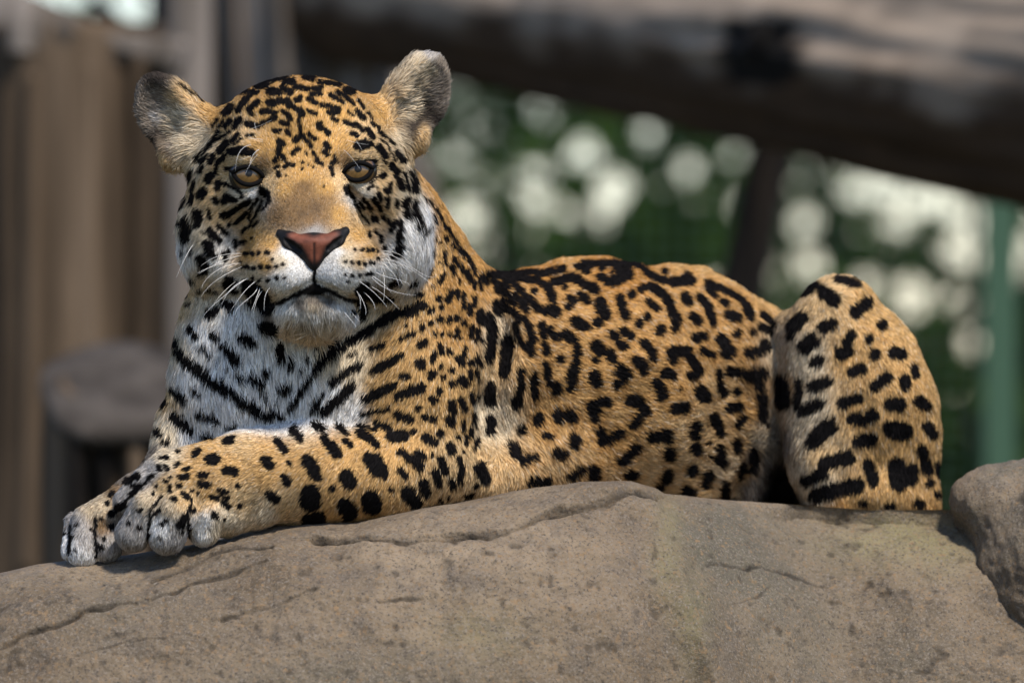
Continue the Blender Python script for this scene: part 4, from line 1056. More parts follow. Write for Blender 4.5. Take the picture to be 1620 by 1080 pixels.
# large forms
fr = np.zeros_like(py_); fr[:, nb:] = np.clip(vf * 4, 0, 1)[None, :]
# the two faces meet in a rib running down from (1035, 800) to (1140, 1080)
rib = (PXG - (1035 + (py_ - 800) * 0.36))
d_ += fr * np.where(rib > 0, np.clip(rib, 0, 220) * 0.80, np.clip(-rib, 0, 300) * 0.05)
d_ -= fr * 16 * np.exp(-(rib / 26) ** 2)
d_ -= fr * 40 * np.exp(-((PXG - 1480 + (py_ - 900) * 0.1) / 120) ** 2) * np.clip((py_ - 800) / 120, 0, 1)
G3 = W(PXG, py_, d_)
nrm_y = np.zeros_like(G3); nrm_y[..., 1] = -0.75; nrm_y[..., 2] = 0.66
big = fbm(G3, 1 / (150 * S), 3, 41); mid_ = fbm(G3, 1 / (34 * S), 4, 45); fine = fbm(G3, 1 / (9 * S), 3, 49); peb = noise3(G3, 1 / (4.2 * S), 77)
pits = np.clip(fbm(G3, 1 / (15 * S), 2, 61) - 0.55, 0, 1)
wrink = np.abs(fbm(G3 * np.array([1.0, 1.0, 1.6]), 1 / (26 * S), 3, 65))
disp = fr * (big * 15 + mid_ * 3.6) + (0.25 + 0.75 * fr) * (fine * 1.5 + peb * 0.6) - fr * pits * 5 - fr * 3.0 * np.exp(-wrink * 9) * np.clip(0.4 + 1.2 * noise3(G3, 1 / (120 * S), 66), 0, 1)
crack_dark = np.zeros_like(py_)  # darker colour inside the cracks
for dep, hw, pts in CRACKS:
    p = np.array(pts, float)
    wob = 2.5 * noise3(G3, 1 / (18 * S), 91)
    best = np.full(py_.shape, 1e9); above = np.zeros(py_.shape)
    for a, b_ in zip(p[:-1], p[1:]):
        ab = b_ - a
        t_ = np.clip(((PXG - a[0]) * ab[0] + (py_ - a[1]) * ab[1]) / (ab @ ab), 0, 1)
        dx_, dy_ = PXG - a[0] - t_ * ab[0], py_ - a[1] - t_ * ab[1]
        dist = np.hypot(dx_, dy_)
        above = np.where(dist < best, -dy_, above)
        best = np.minimum(best, dist)
    m_ = fr * 0 + 1.0
    m_[:, :nb] = 0
    lv = np.clip(0.7 + 0.6 * noise3(G3, 1 / (60 * S), 95), 0.15, 1.3)
    disp -= m_ * dep * lv * np.exp(-((best + wob) / hw) ** 2)
    crack_dark = np.maximum(crack_dark, m_ * np.clip(lv * 0.9, 0, 0.9) * np.exp(-((best + wob) / (hw * 0.8)) ** 2))
    disp += m_ * dep * 0.6 * lv * np.exp(-best / (30 if dep > 20 else 16)) * (above > 0)
G3 = G3 + nrm_y * (disp * S)[..., None]
G3 = np.concatenate([G3[:, :1] * np.array([1, 1, 0]) + np.array([0, 0.15, -0.1]), G3, G3[:, -1:] * np.array([1, 1, 0]) + np.array([0, -0.05, -0.1])], 1)
nu = len(ux); NVV = NVV + 2
ids = np.arange(nu * NVV).reshape(nu, NVV)
RQ = np.stack([ids[:-1, :-1], ids[1:, :-1], ids[1:, 1:], ids[:-1, 1:]], -1).reshape(-1, 4)
RQ = RQ[:, ::-1]

def rock_material():
    m, nt, out = nodemat('sandstone')
    N, L = nt.nodes, nt.links
    b = pbsdf(nt, out, None, 0.88, 0.25)
    tc = N.new('ShaderNodeTexCoord')
    def nz(scale, det, rough=0.6):
        n = N.new('ShaderNodeTexNoise'); n.inputs['Scale'].default_value = scale; n.inputs['Detail'].default_value = det
        n.inputs['Roughness'].default_value = rough
        L.new(tc.outputs['Object'], n.inputs['Vector'])
        return n
    def mix(fac, a, b_, mode='MIX'):
        x = N.new('ShaderNodeMix'); x.data_type = 'RGBA'; x.blend_type = mode
        for s, v in ((0, fac), (6, a), (7, b_)):
            if isinstance(v, (int, float)):
                x.inputs[s].default_value = v
            elif isinstance(v, tuple):
                x.inputs[s].default_value = (*v, 1)
            else:
                L.new(v, x.inputs[s])
        return x.outputs[2]
    def ramp(src, a, b_):
        r = N.new('ShaderNodeMapRange'); r.inputs[1].default_value = a; r.inputs[2].default_value = b_
        L.new(src, r.inputs[0])
        return r.outputs[0]
    at = N.new('ShaderNodeAttribute'); at.attribute_name = 'rock_stain'
    sp = N.new('ShaderNodeSeparateColor'); L.new(at.outputs['Color'], sp.inputs[0])
    c = mix(ramp(nz(5, 7, 0.62).outputs[0], 0.34, 0.66), (.110, .079, .049), (.272, .204, .132))
    c = mix(ramp(nz(38, 4).outputs[0], 0.45, 0.72), c, (.125, .098, .072))
    c = mix(sp.outputs[0], c, (.22, .19, .085))        # ochre lichen
    c = mix(sp.outputs[1], c, (.105, .093, .066))      # grey-olive patches
    c = mix(ramp(nz(430, 3, 0.7).outputs[0], 0.52, 0.66), c, (.215, .182, .145))
    c = mix(ramp(nz(360, 3, 0.7).outputs[0], 0.53, 0.66), c, (.080, .064, .050))
    c = mix(ramp(nz(170, 3, 0.7).outputs[0], 0.56, 0.72), c, (.235, .150, .078))
    c = mix(sp.outputs[2], c, (.03, .024, .018))
    L.new(c, b.inputs['Base Color'])
    bp = N.new('ShaderNodeBump'); bp.inputs['Strength'].default_value = 0.8; bp.inputs['Distance'].default_value = 0.0035
    L.new(nz(300, 6, 0.72).outputs[0], bp.inputs['Height'])
    L.new(bp.outputs[0], b.inputs['Normal'])
    return m
rock_mat = rock_material()
rock = mesh_from('rock_outcrop', G3.reshape(-1, 3), RQ, rock_mat)
g = lambda x, y, sx, sy: np.exp(-((PXG - x) / sx) ** 2 - ((py_ - y) / sy) ** 2)
wv = 0.75 + 0.5 * fbm(G3[:, 1:-1], 1 / (70 * S), 3, 71)
st = np.zeros(py_.shape + (3,))
st[..., 0] = np.clip((0.75 * g(1440, 850, 130, 50) + 0.7 * g(1058, 850, 24, 90) + 0.6 * g(1100, 970, 26, 100) + 0.35 * g(760, 1010, 90, 50)) * wv, 0, 0.75) * fr
st[..., 1] = np.clip((1.0 * g(1150, 850, 80, 70) + 0.9 * g(1210, 960, 110, 110) + 0.5 * g(1400, 1040, 160, 80) + 0.6 * g(560, 1080, 220, 60) + 0.35 * g(150, 960, 220, 70)) * wv, 0, 0.85) * fr
st[..., 2] = np.clip(np.clip(pits * 1.2, 0, 0.5) + crack_dark, 0, 0.9)
st = np.concatenate([st[:, :1], st, st[:, -1:]], 1)
set_color(rock, 'rock_stain', st.reshape(-1, 3))
tag(rock, 'broad weathered tan sandstone rock with cracks, under the jaguar', 'rock')

# boulder at the right edge
BF = Field((np.arange(1440, 1960, 4.0) - 810) * S, np.arange(-60, 620, 5.0) * S, CAM_Z + (540 - np.arange(1260, 690, -4.0)) * S)
E(1690, 900, 240, 158, 178, 190, 20, fld=BF)
E(1580, 795, 270, 82, 62, 110, 40, roll=-10, fld=BF)
E(1790, 1060, 220, 190, 190, 190, 60, fld=BF)
BV, BQ = BF.mesh()
bn = vert_normals(BV, BQ)
BV = BV + bn * ((fbm(BV, 1 / (60 * S), 4, 141) * 6 + fbm(BV, 1 / (12 * S), 3, 142) * 1.6) * S)[:, None]
boulder = mesh_from('boulder', BV, BQ, rock_mat)
bs = np.zeros((len(BV), 3)); bs[:, 1] = np.clip(0.45 + 0.5 * fbm(BV, 1 / (80 * S), 3, 143), 0, 0.8)
set_color(boulder, 'rock_stain', bs)
tag(boulder, 'rounded dark brown boulder at the right edge beside the haunch', 'rock')

# ------------------------------------------------------------------ ground
def M_(m):
    return m / S                        # metres behind the chest plane -> depth units
gx = np.linspace(-1, 1, 61); gx = np.sign(gx) * np.abs(gx) ** 2.2 * 220
gy = np.linspace(-1, 1, 61); gy = np.sign(gy) * np.abs(gy) ** 2.2 * 220
GX, GY = np.meshgrid(gx, gy, indexing='ij')
GP = np.stack([GX, GY, 0 * GX], -1)
GP[..., 2] = 0.05 * fbm(GP, 0.35, 3, 201) - 0.06
gi = np.arange(61 * 61).reshape(61, 61)
GQ = np.stack([gi[:-1, :-1], gi[1:, :-1], gi[1:, 1:], gi[:-1, 1:]], -1).reshape(-1, 4)
gm, nt, out = nodemat('earth')
b = pbsdf(nt, out, None, 0.95, 0.1)
tcn = nt.nodes.new('ShaderNodeTexCoord'); nzn = nt.nodes.new('ShaderNodeTexNoise'); nzn.inputs['Scale'].default_value = 1.5; nzn.inputs['Detail'].default_value = 8
nt.links.new(tcn.outputs['Object'], nzn.inputs['Vector'])
crn = nt.nodes.new('ShaderNodeValToRGB')
crn.color_ramp.elements[0].position = 0.4; crn.color_ramp.elements[0].color = (.045, .055, .02, 1)
crn.color_ramp.elements[1].position = 0.6; crn.color_ramp.elements[1].color = (.09, .07, .045, 1)
nt.links.new(nzn.outputs[0], crn.inputs[0]); nt.links.new(crn.outputs[0], b.inputs['Base Color'])
ground = mesh_from('ground', GP.reshape(-1, 3), GQ, gm)
ground['kind'] = 'structure'

# ------------------------------------------------------------------ weathered wood
def wood_mat(name, c0, c1, c2, sx=26, sz=2.5, lo=0.38, hi=0.62):
    m, nt, out = nodemat(name)
    N, L = nt.nodes, nt.links
    b = pbsdf(nt, out, None, 0.9, 0.15)
    tc = N.new('ShaderNodeTexCoord'); mp = N.new('ShaderNodeMapping')
    mp.inputs['Scale'].default_value = (sx, sx, sz)
    L.new(tc.outputs['Object'], mp.inputs['Vector'])
    n1 = N.new('ShaderNodeTexNoise'); n1.inputs['Scale'].default_value = 1.0; n1.inputs['Detail'].default_value = 6
    L.new(mp.outputs[0], n1.inputs['Vector'])
    r = N.new('ShaderNodeValToRGB')
    r.color_ramp.elements[0].position = lo; r.color_ramp.elements[0].color = (*c0, 1)
    r.color_ramp.elements[1].position = hi; r.color_ramp.elements[1].color = (*c2, 1)
    e = r.color_ramp.elements.new((lo + hi) / 2); e.color = (*c1, 1)
    L.new(n1.outputs[0], r.inputs[0]); L.new(r.outputs[0], b.inputs['Base Color'])
    bp = N.new('ShaderNodeBump'); bp.inputs['Strength'].default_value = 0.7; bp.inputs['Distance'].default_value = 0.02
    L.new(n1.outputs[0], bp.inputs['Height']); L.new(bp.outputs[0], b.inputs['Normal'])
    return m

def grown(path, radii, sides, amp, seed, ridge=9.0, along=3.0, cap_top=True):
    """a tapering, furrowed trunk along a path; returns verts, faces, and the indices of the end ring"""
    path = np.asarray(path, float); radii = np.asarray(radii, float)
    n = 60
    s = np.linspace(0, 1, len(path)); t = np.linspace(0, 1, n)
    Pp = np.stack([np.interp(t, s, path[:, k]) for k in range(3)], -1)
    Rr = np.interp(t, s, radii)
    tn = np.gradient(Pp, axis=0); tn /= np.linalg.norm(tn, axis=1)[:, None]
    ref = np.array([0, 1.0, 0]) if abs(tn[:, 2]).mean() > 0.6 else np.array([0, 0, 1.0])
    u = np.cross(tn, ref); u /= np.linalg.norm(u, axis=1)[:, None]
    v = np.cross(u, tn)
    a = np.linspace(0, 2 * np.pi, sides, endpoint=False)
    ca, sa = np.cos(a), np.sin(a)
    L = np.concatenate([[0], np.cumsum(np.linalg.norm(np.diff(Pp, axis=0), axis=1))])
    q = np.stack([np.broadcast_to(ca * ridge / 2, (n, sides)), np.broadcast_to(sa * ridge / 2, (n, sides)), np.broadcast_to(L[:, None] * along, (n, sides))], -1)
    r = Rr[:, None] * (1 + amp * fbm(q, 1.0, 4, seed) + amp * 0.8 * noise3(q, 0.35, seed + 5))
    V = Pp[:, None] + r[..., None] * (u[:, None] * ca[None, :, None] + v[:, None] * sa[None, :, None])
    V = V.reshape(-1, 3)
    Fc = []
    for i in range(n - 1):
        for j in range(sides):
            k = (j + 1) % sides
            Fc.append((i * sides + j, i * sides + k, (i + 1) * sides + k, (i + 1) * sides + j))
    Fc.append(tuple(range(sides - 1, -1, -1)))
    Fc.append(tuple(range((n - 1) * sides, n * sides)))
    return V, Fc

def place(name, loc):
    o = bpy.data.objects.new(name, None)
    COL.objects.link(o)
    o.location = loc
    bpy.context.view_layer.update()
    return o
def part(name, V, Fc, mat, parent, smooth=True):
    o = mesh_from(name, np.asarray(V) - np.array(parent.location), Fc, mat, smooth=smooth)
    o.parent = parent
    return o

bark_brown = wood_mat('bark_brown', (.014, .009, .005), (.072, .049, .030), (.135, .096, .063), 11, 1.2, 0.34, 0.68)
bark_pale = wood_mat('wood_pale', (.055, .045, .036), (.12, .10, .082), (.20, .172, .148), 14, 1.6, 0.3, 0.6)
wood_grey = wood_mat('wood_grey', (.026, .021, .0165), (.046, .038, .031), (.068, .057, .047), 18, 18, 0.3, 0.65)
bark_dark = wood_mat('bark_dark', (.003, .0024, .002), (.007, .0052, .004), (.014, .0105, .0075), 20, 2.0)

BACK = 1.8
def at(px, py, m):
    return W(px, py, M_(m * BACK))
def rs(m, *r):
    k = (8 + m * BACK) / (8 + m)
    return [q * k for q in r] if len(r) > 1 else r[0] * k
# thick upright trunk on the left
dm = 2.0
t1 = place('dead_tree', at(120, 540, dm) * np.array([1, 1, 0]))
bx_ = at(120, 540, dm)
V, Fc = grown([(bx_[0], bx_[1], -0.05), (bx_[0] - 0.005, bx_[1], CAM_Z - 0.1), (bx_[0] - 0.01, bx_[1], at(120, 40, dm)[2])], rs(dm, 0.135, 0.125, 0.120), 110, 0.07, 301, 7, 1.4)
part('trunk', V, Fc, bark_brown, t1)
# broken collar of pale sapwood round its top
zt = at(120, 40, dm)[2]
V, Fc = grown([(bx_[0] - 0.01, bx_[1], zt - 0.045), (bx_[0] - 0.008, bx_[1], zt - 0.01), (bx_[0] + 0.002, bx_[1] , zt + 0.012)], rs(dm, 0.121, 0.127, 0.118), 80, 0.14, 311, 9, 3.0)
part('broken_top', V, Fc, bark_pale, t1)
for k, (px_, w_, y0, y1) in enumerate(((60, 26, 120, 900), (150, 20, 110, 700), (225, 22, 95, 900))):
    a_ = at(px_, y0, dm); c_ = at(px_ + (-6, 4, 3)[k], y1, dm)
    off = math.sqrt(max(rs(dm, 0.128) ** 2 - (a_[0] - bx_[0]) ** 2, 0.0004))
    V, Fc = grown([(c_[0], bx_[1] - off + 0.013, c_[2]), (a_[0], bx_[1] - off + 0.014, a_[2])], rs(dm, w_ * S * 0.8, w_ * S * 0.55), 14, 0.25, 320 + k, 4, 6)
    part('bark_ridge', V, Fc, bark_brown, t1)
tag(t1, 'thick brown furrowed trunk standing upright on the left, blurred', 'tree trunk')
# pale upright post beside it
t2 = place('wooden_post', at(300, 540, 2.25) * np.array([1, 1, 0]))
p_ = at(300, 540, 2.25)
V, Fc = grown([(p_[0], p_[1], -0.05), (p_[0], p_[1], at(300, -90, 2.25)[2])], rs(2.25, 0.031, 0.027), 40, 0.08, 331, 5, 2.0)
part('shaft', V, Fc, bark_pale, t2)
V, Fc = grown([(p_[0], p_[1], at(300, -90, 2.25)[2] - 0.002), (p_[0], p_[1], at(300, -90, 2.25)[2] + 0.01)], rs(2.25, 0.029, 0.022), 30, 0.05, 332)
part('cut_top', V, Fc, wood_grey, t2)
tag(t2, 'narrow pale upright post between the thick trunk and the head', 'post')
# broad pale trunk behind the head, flaring to the right
t3 = place('dead_tree', at(500, 540, 2.7) * np.array([1, 1, 0]))
q0, q1, q2, q3 = at(545, 900, 2.7), at(535, 420, 2.7), at(505, 180, 2.7), at(478, -120, 2.7)
V, Fc = grown([(q0[0] + .05, q0[1], -0.05), q0, q1, q2, q3], rs(2.7, 0.26, 0.215, 0.158, 0.108, 0.10), 90, 0.06, 341, 7, 1.6)
part('trunk', V, Fc, bark_pale, t3)
for k, (xa, ya, xb, yb, r_) in enumerate(((385, 150, 372, -60, 10), (450, 130, 440, -60, 13), (560, 160, 545, -40, 12))):
    a_, c_ = at(xa, ya, 2.58), at(xb, yb, 2.60)
    V, Fc = grown([a_, c_], rs(2.6, r_ * S, r_ * S * 0.8), 14, 0.2, 345 + k, 4, 6)
    part('bark_ridge', V, Fc, bark_pale if k else bark_brown, t3)
tag(t3, 'broad pale grey trunk rising behind the head', 'tree trunk')
# dark trunk added to blacken the gaps beside the pale post
t5 = place('dead_tree', at(330, 540, 3.3) * np.array([1, 1, 0]))
p_ = at(330, 540, 3.3)
V, Fc = grown([(p_[0], p_[1], -0.05), (p_[0] - 0.01, p_[1], CAM_Z), (p_[0], p_[1], at(330, -140, 3.3)[2])], rs(3.3, 0.10, 0.09, 0.085), 40, 0.1, 381, 6, 2)
part('trunk', V, Fc, bark_dark, t5)
V, Fc = grown([(p_[0], p_[1], at(330, 200, 3.3)[2]), (p_[0] - 0.2, p_[1] + 0.1, at(330, 0, 3.3)[2])], [0.03, 0.02], 14, 0.1, 382, 5, 3)
part('limb', V, Fc, bark_dark, t5)
tag(t5, 'added blackish trunk that darkens the gaps beside the narrow pale post', 'tree trunk')
# sawn-off stump with a tilted grey top, low on the left
t4 = place('cut_stump', at(190, 760, 1.45) * np.array([1, 1, 0]))
c_ = at(200, 606, 1.45)
tilt = math.radians(24)
ang = np.linspace(0, 2 * np.pi, 72, endpoint=False)
rad = 1 + 0.05 * np.array([math.sin(3 * a + 1) + 0.6 * math.sin(5 * a) for a in ang])
def disc(rx, ry, zoff):
    x = rx * rad * np.cos(ang); y = ry * rad * np.sin(ang)
    return np.stack([c_[0] + x, c_[1] + y * math.cos(tilt) - zoff * math.sin(tilt), c_[2] + y * math.sin(tilt) + zoff * math.cos(tilt)], -1)
Rx, Ry = rs(1.45, 0.100, 0.125)
rings = [disc(0.001, 0.001, 0.003), disc(Rx * .5, Ry * .5, 0.002), disc(Rx * .93, Ry * .93, 0.0), disc(Rx, Ry, -0.006), disc(Rx, Ry, -0.020), disc(Rx * .9, Ry * .9, -0.03), disc(0.001, 0.001, -0.03)]
V = np.concatenate(rings); n_ = 72
Fc = [(i * n_ + j, (i + 1) * n_ + j, (i + 1) * n_ + (j + 1) % n_, i * n_ + (j + 1) % n_) for i in range(len(rings) - 1) for j in range(n_)]
part('sawn_top', V, Fc, wood_grey, t4)
V, Fc = grown([(c_[0] - 0.01, c_[1] + 0.02, -0.05), (c_[0] - 0.01, c_[1] + 0.02, c_[2] - 0.05), (c_[0], c_[1] + 0.01, c_[2] - 0.02)], rs(1.45, 0.092, 0.085, 0.08), 70, 0.14, 351, 9, 2.0)
part('trunk', V, Fc, bark_brown, t4)
for k, (px_, r_) in enumerate(((120, 14), (165, 10), (212, 16), (250, 10))):
    a_, b_ = at(px_, 690, 1.395), at(px_ + 4, 960, 1.395)
    V, Fc = grown([b_, a_], rs(1.4, r_ * S, r_ * S), 14, 0.2, 355 + k, 4, 5)
    part('bark_ridge', V, Fc, bark_dark if k != 2 else bark_brown, t4)
tag(t4, 'low sawn stump with a flat grey tilted top, left of the chest', 'stump')
# great log lying across the top
lg = place('fallen_log', at(1150, 90, 2.0))
P0, P1, P2, P3 = at(480, -20, 2.7), at(900, 45, 2.3), at(1300, 85, 1.9), at(1900, 160, 1.5)
V, Fc = grown([P0, P1, P2, P3], rs(2.1, 0.088, 0.095, 0.118, 0.155), 110, 0.09, 361, 7, 2.0)
logm, nt, out = nodemat('log_bark')
b = pbsdf(nt, out, None, 0.92, 0.12)
la = nt.nodes.new('ShaderNodeAttribute'); la.attribute_name = 'log_color'
nt.links.new(la.outputs['Color'], b.inputs['Base Color'])
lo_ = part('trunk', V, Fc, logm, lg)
# pale wood above, dark bark below; lit top and shaded underside painted in
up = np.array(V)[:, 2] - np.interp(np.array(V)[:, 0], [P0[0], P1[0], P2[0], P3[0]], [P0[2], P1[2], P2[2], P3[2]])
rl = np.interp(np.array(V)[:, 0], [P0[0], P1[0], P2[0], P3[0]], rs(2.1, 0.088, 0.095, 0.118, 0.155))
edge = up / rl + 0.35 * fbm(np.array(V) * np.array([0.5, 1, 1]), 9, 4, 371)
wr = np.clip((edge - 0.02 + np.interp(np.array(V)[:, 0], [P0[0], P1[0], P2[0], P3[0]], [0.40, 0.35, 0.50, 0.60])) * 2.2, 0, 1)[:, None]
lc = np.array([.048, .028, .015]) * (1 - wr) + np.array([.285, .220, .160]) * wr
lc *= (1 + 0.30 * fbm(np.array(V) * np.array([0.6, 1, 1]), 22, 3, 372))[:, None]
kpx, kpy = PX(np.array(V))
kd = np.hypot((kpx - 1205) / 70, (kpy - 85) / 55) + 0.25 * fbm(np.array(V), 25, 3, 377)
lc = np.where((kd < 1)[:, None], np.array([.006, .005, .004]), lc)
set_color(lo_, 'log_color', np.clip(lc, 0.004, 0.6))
kn = at(1208, 82, 1.9) + np.array([0, -0.118 * 1.15, 0.0])
V, Fc = grown([kn + np.array([0, 0.05, 0.0]), kn + np.array([0, -0.012, 0.012])], [0.034, 0.026], 40, 0.2, 375, 5, 8)
part('knot', V, Fc, bark_dark, lg)
tag(lg, 'great fallen log lying across the top, pale above and dark below', 'log')

# ------------------------------------------------------------------ trees and shrubs behind the enclosure
leaf_mats = []
for k, (c, tr) in enumerate((((.013, .025, .005), .25), ((.036, .066, .012), .4), ((.080, .125, .024), .5))):
    m, nt, out = nodemat('leaf_%s' % 'abc'[k])
    d1 = nt.nodes.new('ShaderNodeBsdfDiffuse'); d1.inputs[0].default_value = (*c, 1)
    d2 = nt.nodes.new('ShaderNodeBsdfTranslucent'); d2.inputs[0].default_value = (c[0] * 1.8, c[1] * 1.8, c[2], 1)
    mx = nt.nodes.new('ShaderNodeMixShader'); mx.inputs[0].default_value = tr
    nt.links.new(d1.outputs[0], mx.inputs[1]); nt.links.new(d2.outputs[0], mx.inputs[2]); nt.links.new(mx.outputs[0], out.inputs['Surface'])
    leaf_mats.append(m)

GAPS = [(860, 275, 34), (925, 245, 46), (975, 300, 62), (945, 350, 40), (1020, 215, 30), (1090, 265, 34), (1175, 240, 30), (1165, 320, 34), (772, 290, 24), (735, 345, 40), (795, 410, 38), (745, 410, 30), (850, 320, 24), (900, 330, 26),
        (1135, 450, 40), (1215, 400, 36), (1270, 350, 36), (1280, 420, 40), (1400, 290, 60), (1460, 310, 50), (1350, 300, 36), (1420, 350, 46), (1500, 330, 40), (1360, 450, 50), (1440, 470, 60), (1510, 470, 50), (1520, 400, 46), (1400, 420, 40),
        (1290, 270, 20), (1545, 350, 40), (20, 20, 60), (70, 10, 40), (2, 545, 16), (1620, 430, 40), (1640, 380, 30), (1480, 400, 30), (1330, 380, 24), (1540, 540, 26)]
def leaves(n, cx, cz, y0, y1, rx, rz, size, seed, gaps=True, dens=None):
    r = np.random.default_rng(seed)
    a = r.random(n) * 2 * np.pi; q = r.random(n) ** 0.5
    x = cx + rx * q * np.cos(a); z = cz + rz * q * np.sin(a); y = y0 + (y1 - y0) * r.random(n)
    C0 = np.stack([x, y, z], -1)
    C0 += 0.5 * size * np.stack([noise3(C0, 3, seed), noise3(C0, 3, seed + 1), noise3(C0, 3, seed + 2)], -1)
    keep = fbm(C0, 2.6, 3, seed + 9) > -0.45
    if gaps:
        px, py = PX(C0)
        rr = size * 0.5 / (S * (C0[:, 1] + 8) / 8)
        for gx_, gy_, gr in GAPS:
            keep &= (np.hypot(px - gx_, py - gy_) > gr * 0.34 + rr * 0.7) | (r.random(n) < 0.03)
    C0 = C0[keep]; n = len(C0)
    C0 = C0 - 0
    d = r.normal(size=(n, 3)); d[:, 2] -= 0.6; d /= np.linalg.norm(d, axis=1)[:, None]
    w = np.cross(d, r.normal(size=(n, 3))); w /= np.linalg.norm(w, axis=1)[:, None]
    nn = np.cross(d, w)
    L = size * (0.6 + 0.8 * r.random(n))[:, None]
    C0 = C0 - d * L * .5
    V = np.stack([C0, C0 + d * L * .45 + w * L * .30 + nn * L * .06, C0 + d * L, C0 + d * L * .45 - w * L * .30 + nn * L * .06], 1).reshape(-1, 3)
    Fq = np.arange(n * 4).reshape(n, 4)
    mi = np.clip((noise3(C0, 4, seed + 4) * 1.2 + r.normal(0, .6, n) + 0.7).astype(int), 0, 2)
    return V, Fq, mi

def tree(name, label, px, m, crown_py, rx, rz, n, size, seed, thick=0.5, trunk_r=0.05, gaps=True, group=None):
    base = at(px, 540, m); base[2] = -0.05
    o = place(name, base)
    cz = at(px, crown_py, m)[2]
    rx, rz, size, thick, trunk_r = rs(m, rx, rz, size, thick, trunk_r)
    r = np.random.default_rng(seed)
    V, Fc = grown([base, base + np.array([0.05, 0.02, cz * 0.5]), (base[0] + 0.02, base[1] + thick * .5, cz)], [trunk_r, trunk_r * .8, trunk_r * .35], 16, 0.15, seed)
    part('trunk', V, Fc, bark_dark, o)
    for k in range(6):
        a = r.random() * 6.28
        s0 = np.array([base[0] + 0.03, base[1] + thick * .4, cz * (0.55 + 0.08 * k)])
        e0 = np.array([base[0] + rx * .8 * math.cos(a), base[1] + thick * r.random(), cz + rz * .7 * math.sin(a)])
        V, Fc = grown([s0, (s0 + e0) / 2 + np.array([0, 0, .05]), e0], [trunk_r * .4, trunk_r * .25, trunk_r * .1], 8, 0.1, seed + k)
        part('limb', V, Fc, bark_dark, o)
    V, Fq, mi = leaves(n, base[0], cz, base[1], base[1] + thick, rx, rz, size, seed + 50, gaps)
    cr_ = part('crown', V, Fq, leaf_mats[0], o, smooth=False)
    cr_.data.materials.append(leaf_mats[1]); cr_.data.materials.append(leaf_mats[2])
    cr_.data.polygons.foreach_set('material_index', mi.astype(np.int32))
    tag(o, label, 'tree', group)
    return o
GRP = 'leafy trees behind the enclosure'
tree('leafy_tree', 'dark green leafy tree right behind the ear and neck', 780, 5.2, 330, 0.42, 0.75, 9000, 0.034, 401, group=GRP)
tree('leafy_tree', 'dark green leafy tree above the middle of the back', 1030, 5.8, 330, 0.46, 0.75, 9000, 0.034, 431, group=GRP)
tree('leafy_tree', 'lighter green leafy tree above the haunch, right of the dark stem', 1330, 5.4, 360, 0.40, 0.70, 5200, 0.034, 461, group=GRP)
tree('leafy_tree', 'sparse green leafy tree behind the green post at the right edge', 1640, 5.9, 420, 0.42, 0.75, 4800, 0.034, 491, group=GRP)
tree('leafy_tree', 'dark leafy tree at the left edge behind the thick trunk', -60, 5.0, 520, 0.40, 0.75, 1800, 0.042, 521, group=GRP)
def bush(px, m, py, label, seed, n=1500):
    base = at(px, 540, m); base[2] = -0.05
    o = place('shrub', base)
    V, Fq, mi = leaves(n, base[0], at(px, py, m)[2], base[1], base[1] + 0.4, *rs(m, 0.30, 0.42, 0.05), seed, gaps=True)
    f_ = part('foliage', V, Fq, leaf_mats[0], o, smooth=False)
    f_.data.materials.append(leaf_mats[1]); f_.data.materials.append(leaf_mats[2])
    f_.data.polygons.foreach_set('material_index', mi.astype(np.int32))
    V, Fc = grown([base, (base[0], base[1] + .2, at(px, py, m)[2])], [0.02, 0.01], 8, 0.1, seed)
    part('stem', V, Fc, bark_dark, o)
    tag(o, label, 'shrub')
bush(1520, 4.6, 760, 'dense green shrub low behind the haunch and the green post', 551, 2600)
bush(900, 4.8, 640, 'dense green shrub just above the jaguar\'s back', 571, 2000)
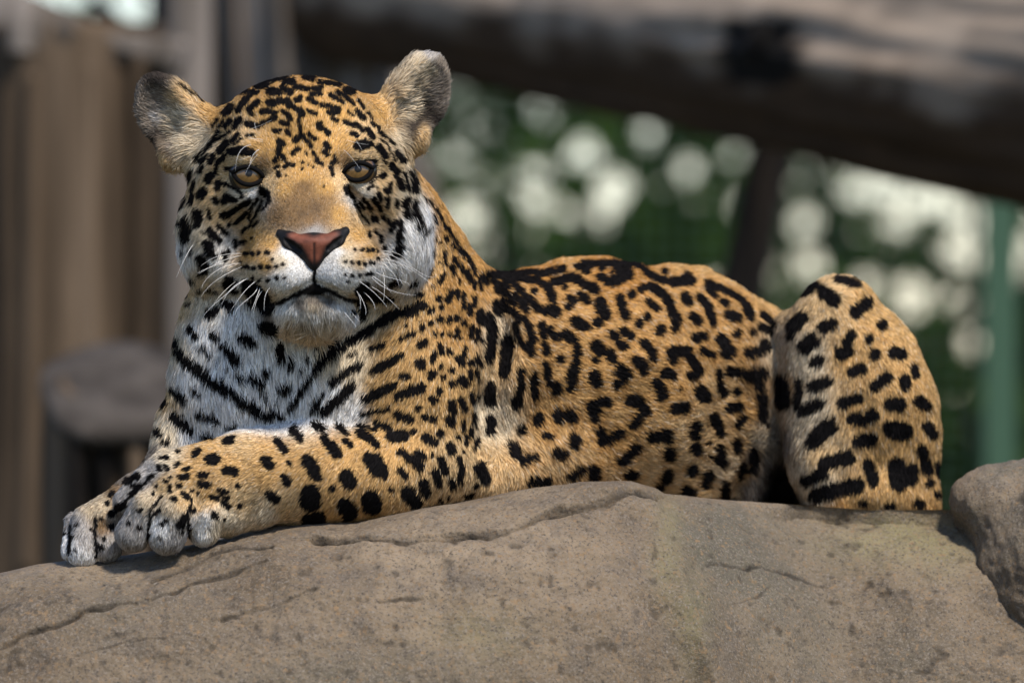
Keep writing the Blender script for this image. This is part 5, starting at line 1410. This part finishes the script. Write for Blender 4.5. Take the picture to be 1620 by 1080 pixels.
# slender dark stem
o = place('slender_tree', at(1180, 540, 2.3) * np.array([1, 1, 0]))
V, Fc = grown([(at(1150, 540, 2.3)[0], at(1150, 540, 2.3)[1], -0.05), at(1168, 480, 2.3), at(1195, 360, 2.3), at(1232, 200, 2.3), at(1262, 60, 2.3)], rs(2.3, 0.034, 0.030, 0.027, 0.025, 0.023), 24, 0.12, 601, 5, 3)
part('trunk', V, Fc, bark_dark, o)
V, Fc = grown([at(1232, 200, 2.3), at(1300, 90, 2.35), at(1340, -60, 2.4)], [0.016, 0.012, 0.008], 12, 0.1, 602, 4, 3)
part('limb', V, Fc, bark_dark, o)
tag(o, 'slender black tree stem leaning right above the jaguar\'s rump', 'tree')
# green enclosure fence
green_steel = simple_mat('green_steel', (.035, .078, .045), 0.6, 0.3)
o = place('enclosure_fence', at(1580, 540, 2.9) * np.array([1, 1, 0]))
def boxv(c, hx, hy, z0, z1):
    V = [(c[0] + sx * hx, c[1] + sy * hy, z) for z in (z0, z1) for sx, sy in ((-1, -1), (1, -1), (1, 1), (-1, 1))]
    return V, [(3, 2, 1, 0), (4, 5, 6, 7), (0, 1, 5, 4), (1, 2, 6, 5), (2, 3, 7, 6), (3, 0, 4, 7)]
pc = at(1582, 540, 2.9)
V, Fc = boxv(pc, 0.026, 0.026, -0.05, CAM_Z + 0.45)
part('post', V, Fc, green_steel, o, smooth=False)
V, Fc = boxv((pc[0], pc[1]), 0.030, 0.030, CAM_Z + 0.4505, CAM_Z + 0.457)
part('post_cap', V, Fc, green_steel, o, smooth=False)
V, Fc = boxv((pc[0] - 0.038, pc[1] + 0.02), 0.004, 0.004, -0.05, CAM_Z + 0.42)
part('tension_bar', V, Fc, green_steel, o, smooth=False)
allV, allF = [], []
for k in range(40):
    x_ = pc[0] - 0.04 - k * 0.025
    V, Fc = boxv((x_, pc[1] + 0.02), 0.0008, 0.0008, -0.05, CAM_Z + 0.41)
    allF += [tuple(i + len(allV) for i in f) for f in Fc]; allV += V
for k in range(60):
    z_ = CAM_Z + 0.41 - k * 0.025
    V = [(pc[0] - 1.02 + dx_, pc[1] + 0.0225 + dy_, z_ + dz_) for dx_ in (0, 0.99) for dy_, dz_ in ((-.0008, -.0008), (.0008, -.0008), (.0008, .0008), (-.0008, .0008))]
    Fc = [(3, 2, 1, 0), (4, 5, 6, 7), (0, 1, 5, 4), (1, 2, 6, 5), (2, 3, 7, 6), (3, 0, 4, 7)]
    allF += [tuple(i + len(allV) for i in f) for f in Fc]; allV += V
wm = part('wire_mesh', allV, allF, green_steel, o, smooth=False)
wm['kind'] = 'stuff'
tag(o, 'green steel enclosure post with fine wire mesh at the right edge', 'fence')
